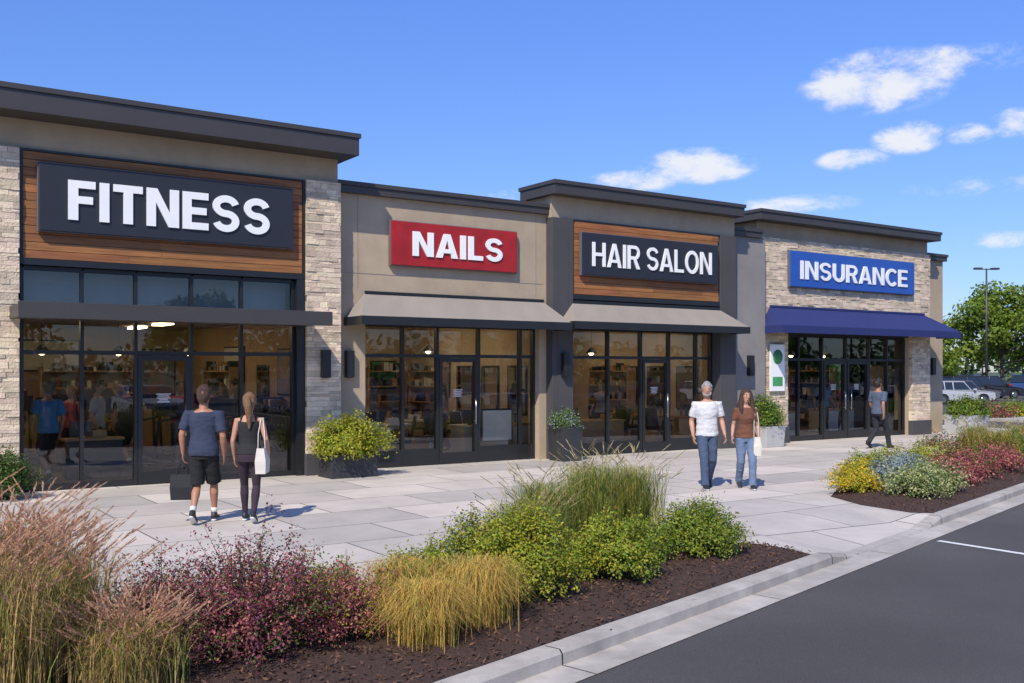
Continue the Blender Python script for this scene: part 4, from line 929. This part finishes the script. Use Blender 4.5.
# ------------------------------------------------------------------ cars
M['carglass'] = pm('car_glass', (.02, .025, .03), .08, .05, spec=.8); M['tail'] = pm('tail_light', (.35, .01, .01), .3)
def car_mesh(color, suv=False):
    b = MB(); hw = .9
    H = 1.70 if suv else 1.45; bh = 1.02 if suv else .92
    lower = [(-2.3, .45), (-2.25, .30), (-1.85, .28), (-1.78, .5), (-1.62, .66), (-1.40, .70), (-1.18, .66), (-1.02, .5), (-.96, .28), (.96, .28), (1.02, .5), (1.18, .66), (1.40, .70), (1.62, .66), (1.78, .5), (1.85, .28), (2.2, .30), (2.32, .5),
             (2.3, .72), (2.1, .80), (1.2, .90), (.95, bh), (-1.9, bh+.03), (-2.25, bh-.05)]
    n = len(lower)
    vs = [(x, -hw*(1-.06*max(0, abs(x)-1.8)*2), z) for x, z in lower]+[(x, hw*(1-.06*max(0, abs(x)-1.8)*2), z) for x, z in lower]
    b.add(vs, [tuple(range(n)), tuple(range(2*n-1, n-1, -1))]+[(i, i+n, (i+1) % n+n, (i+1) % n) for i in range(n)], 0)
    xr = -2.1 if suv else -1.6
    cab = [(1.0, bh-.01), (.25, H-.06), (-.1, H), (xr+.5, H-.02), (xr+.15, H-.08), (xr-.15, bh)]
    m = len(cab); tw_ = lambda z: hw-.04-.18*(z-bh)/(H-bh)
    vs = [(x, -tw_(z), z) for x, z in cab]+[(x, tw_(z), z) for x, z in cab]
    b.add(vs, [tuple(range(m)), tuple(range(2*m-1, m-1, -1))]+[(i, i+m, (i+1) % m+m, (i+1) % m) for i in range(m-1)], 1)
    b.box(xr+.2, .2, -hw+.20, hw-.20, H-.05, H+.012, 0)
    for x in (.3, -.65, xr+.35):
        for sg in (-1, 1): b.loft([(x+.25 if x == .3 else x, sg*(hw-.045), bh), (x-.15 if x == .3 else x+.03, sg*(hw-.205), H-.04)], [.035, .03], 6, 0)
    for x in (-1.4, 1.4):
        for sg in (-1, 1):
            b.loft([(x, sg*.70, .31), (x, sg*.91, .31)], [.33, .33], 22, 2, ref=(0, 0, 1), smooth=False); b.loft([(x, sg*.905, .31), (x, sg*.92, .31)], [.2, .19], 14, 3, ref=(0, 0, 1), smooth=False)
    for sg in (-1, 1):
        b.box(2.24, 2.33, sg*.75-.15, sg*.75+.15, .62, .74, 3); b.box(-2.31, -2.2, sg*.72-.14, sg*.72+.14, .68, .85, 4); b.box(.65, .8, sg*.98-.08, sg*.98+.08, bh-.02, bh+.1, 0)
    b.box(2.28, 2.335, -.5, .5, .42, .6, 2)
    return b.mesh('car', [color, M['carglass'], M['rubber'], M['shiny'], M['tail']])
cc = [pm('car_paint_'+n, c, .25, .03, 2, spec=.7) for n, c in [('black', (.02, .02, .025)), ('silver', (.42, .43, .45)), ('blue', (.03, .07, .2)), ('white', (.7, .7, .7)), ('red', (.3, .02, .02)), ('grey', (.12, .12, .13))]]
cms = [car_mesh(c, i % 2 == 0) for i, c in enumerate(cc)]
def car(i, x, y, r):
    o = bpy.data.objects.new('parked_car', cms[i % 6]); scene.collection.objects.link(o); o.location = (x, y, -.116); o.rotation_euler.z = r
    bv = o.modifiers.new('b', 'BEVEL'); bv.width = .04; bv.segments = 2; bv.limit_method = 'ANGLE'; bv.angle_limit = .6
for i, x, y, r in [(0, 66.5, 21.6, -.35), (5, 61.5, 19.0, -.3), (2, 66, 25.6, -.4), (3, 71.5, 29.5, .5), (1, 76, 28.0, .4), (4, 80.5, 34.0, .5), (1, 88, 34.5, .2), (3, 95, 38, .2), (0, 100, 41, .2), (5, 84, 38, .2), (2, 92, 31, .2), (3, 107, 45, .2), (1, 58, 17.4, -.4), (0, 72.5, 23.4, -.4)]: car(i, x, y, r)
for i in range(14): car([1, 5, 0, 3, 2, 5][i % 6], -6+i*6+ (i % 3)*.2, -27.5, math.pi/2*(1 if i % 2 else -1))
g = MB(); g.box(40, 58, 3.4, 7.4, -.119, .03); g.obj('kerbed_island', [M['kerb']], None, .02)
for i, x in enumerate([41, 43, 45, 47, 49, 51, 53, 55, 57]):
    ms = [['lred', 'lgreen'], ['lyel', 'lgreen'], ['lgreen', 'lbright']][i % 3]
    shrub('hedge_shrub', (x, 5.4, .03), 1.1, 1.1, .5, 2200, .12, [M[k] for k in ms], [.6, .4], 110, stemr=.01)

# ------------------------------------------------------------------ trees
def tree(name, loc, H, R, n, lf, mat, seed):
    r = random.Random(seed); e = empty(name, loc); b = MB(); th = H*.34
    b.loft([(0, 0, 0), (.05, 0, th*.5), (0, .05, th), (.1, 0, H*.7)], [H*.025, H*.018, H*.014, H*.005], 10)
    cl_ = []
    for i in range(12):
        a = i*2.4+r.uniform(-.4, .4); hh = th*.75+(H*.95-th)*((i+.5)/12)*.85; rr = R*(1-.45*(i/12))*r.uniform(.65, 1)
        p0 = V((0, 0, hh*.82)); p2 = V((math.cos(a)*rr, math.sin(a)*rr, hh+R*.22)); p1 = (p0+p2)/2+V((0, 0, -.15*R*.5))
        b.loft([p0, p1, p2], [H*.009, H*.006, H*.002], 7); cl_.append(p2); cl_.append((p1+p2)/2+V((r.uniform(-1, 1), r.uniform(-1, 1), r.uniform(0, 1)))*R*.2)
    cl_ += [V((r.uniform(-.3, .3)*R, r.uniform(-.3, .3)*R, H*r.uniform(.7, .98))) for _ in range(6)]
    b.obj('trunk_and_limbs', [M['bark']], e)
    C = np.array([tuple(c) for c in cl_]); k = rng.integers(0, len(C), n); rad = R*rng.uniform(.24, .42, len(C))
    d = rng.normal(0, 1, (n, 3)); d /= np.linalg.norm(d, axis=1)[:, None]; P = C[k]+d*(rad[k]*rng.random(n)**.45)[:, None]*np.array([1.1, 1.1, .75])
    Vt, Q = leafquads(P, d+np.array([0, 0, .3]), lf, lf*.6, .6); np_obj('crown', Vt, Q, [mat], parent=e)
    return e
tree('street_tree', (79.5, 26.4, -.12), 8.9, 4.4, 14000, .36, M['ltree'], 3)
tree('street_tree', (74, 29.5, -.12), 5.6, 2.6, 7000, .28, M['ltree'], 4)
tree('street_tree', (92, 26, -.12), 8.6, 4.2, 9000, .36, M['ltree'], 5)
tree('street_tree', (86, 45, -.12), 8, 3.8, 6000, .36, M['ltree'], 6)
tree('street_tree', (97, 52, -.12), 9, 4.2, 6000, .36, M['ltree'], 7)
tree('street_tree', (20, -48, -.12), 7, 3.2, 5000, .36, M['ltree'], 8)
tree('street_tree', (44, -46, -.12), 8, 4, 5000, .36, M['ltree'], 9)
tree('street_tree', (74, -44, -.12), 8, 4, 5000, .36, M['ltree'], 10)
C = []; rad = []
for i in range(420):
    a = rng.uniform(0, 2*np.pi); D = rng.uniform(135, 185); hgt = rng.uniform(1, 5.5)
    C.append((35+D*math.cos(a), D*math.sin(a), hgt)); rad.append(rng.uniform(3, 5.5))
C = np.array(C); rad = np.array(rad); n = 60000; k = rng.integers(0, len(C), n); d = rng.normal(0, 1, (n, 3)); d /= np.linalg.norm(d, axis=1)[:, None]
P = C[k]+d*(rad[k]*rng.random(n)**.4)[:, None]; P[:, 2] = np.maximum(P[:, 2], 0)
Vt, Q = leafquads(P, d, 1.3, .8, .6); np_obj('distant_trees', Vt, Q, [M['ldist']])

def lamp_post(x, y, H):
    b = MB(); b.loft([(0, 0, 0), (0, 0, .6)], [.28, .28], 14, 1); b.loft([(0, 0, .6), (0, 0, H)], [.10, .06], 10)
    b.loft([(-.5, 0, H-.05), (.5, 0, H-.05)], [.04, .04], 8, 0, ref=(0, 0, 1)); b.box(-.95, -.4, -.18, .18, H-.08, H+.06); b.box(.4, .95, -.18, .18, H-.08, H+.06)
    o = b.obj('parking_lot_lamp', [M['fascia'], M['kerb']], loc=(x, y, -.116)); o.rotation_euler.z = -.5
lamp_post(72, 23.4, 9.8); lamp_post(112, 47, 9.5); lamp_post(30, -30, 9.5); lamp_post(66, -30, 9.5)
print('done', len(bpy.data.objects))
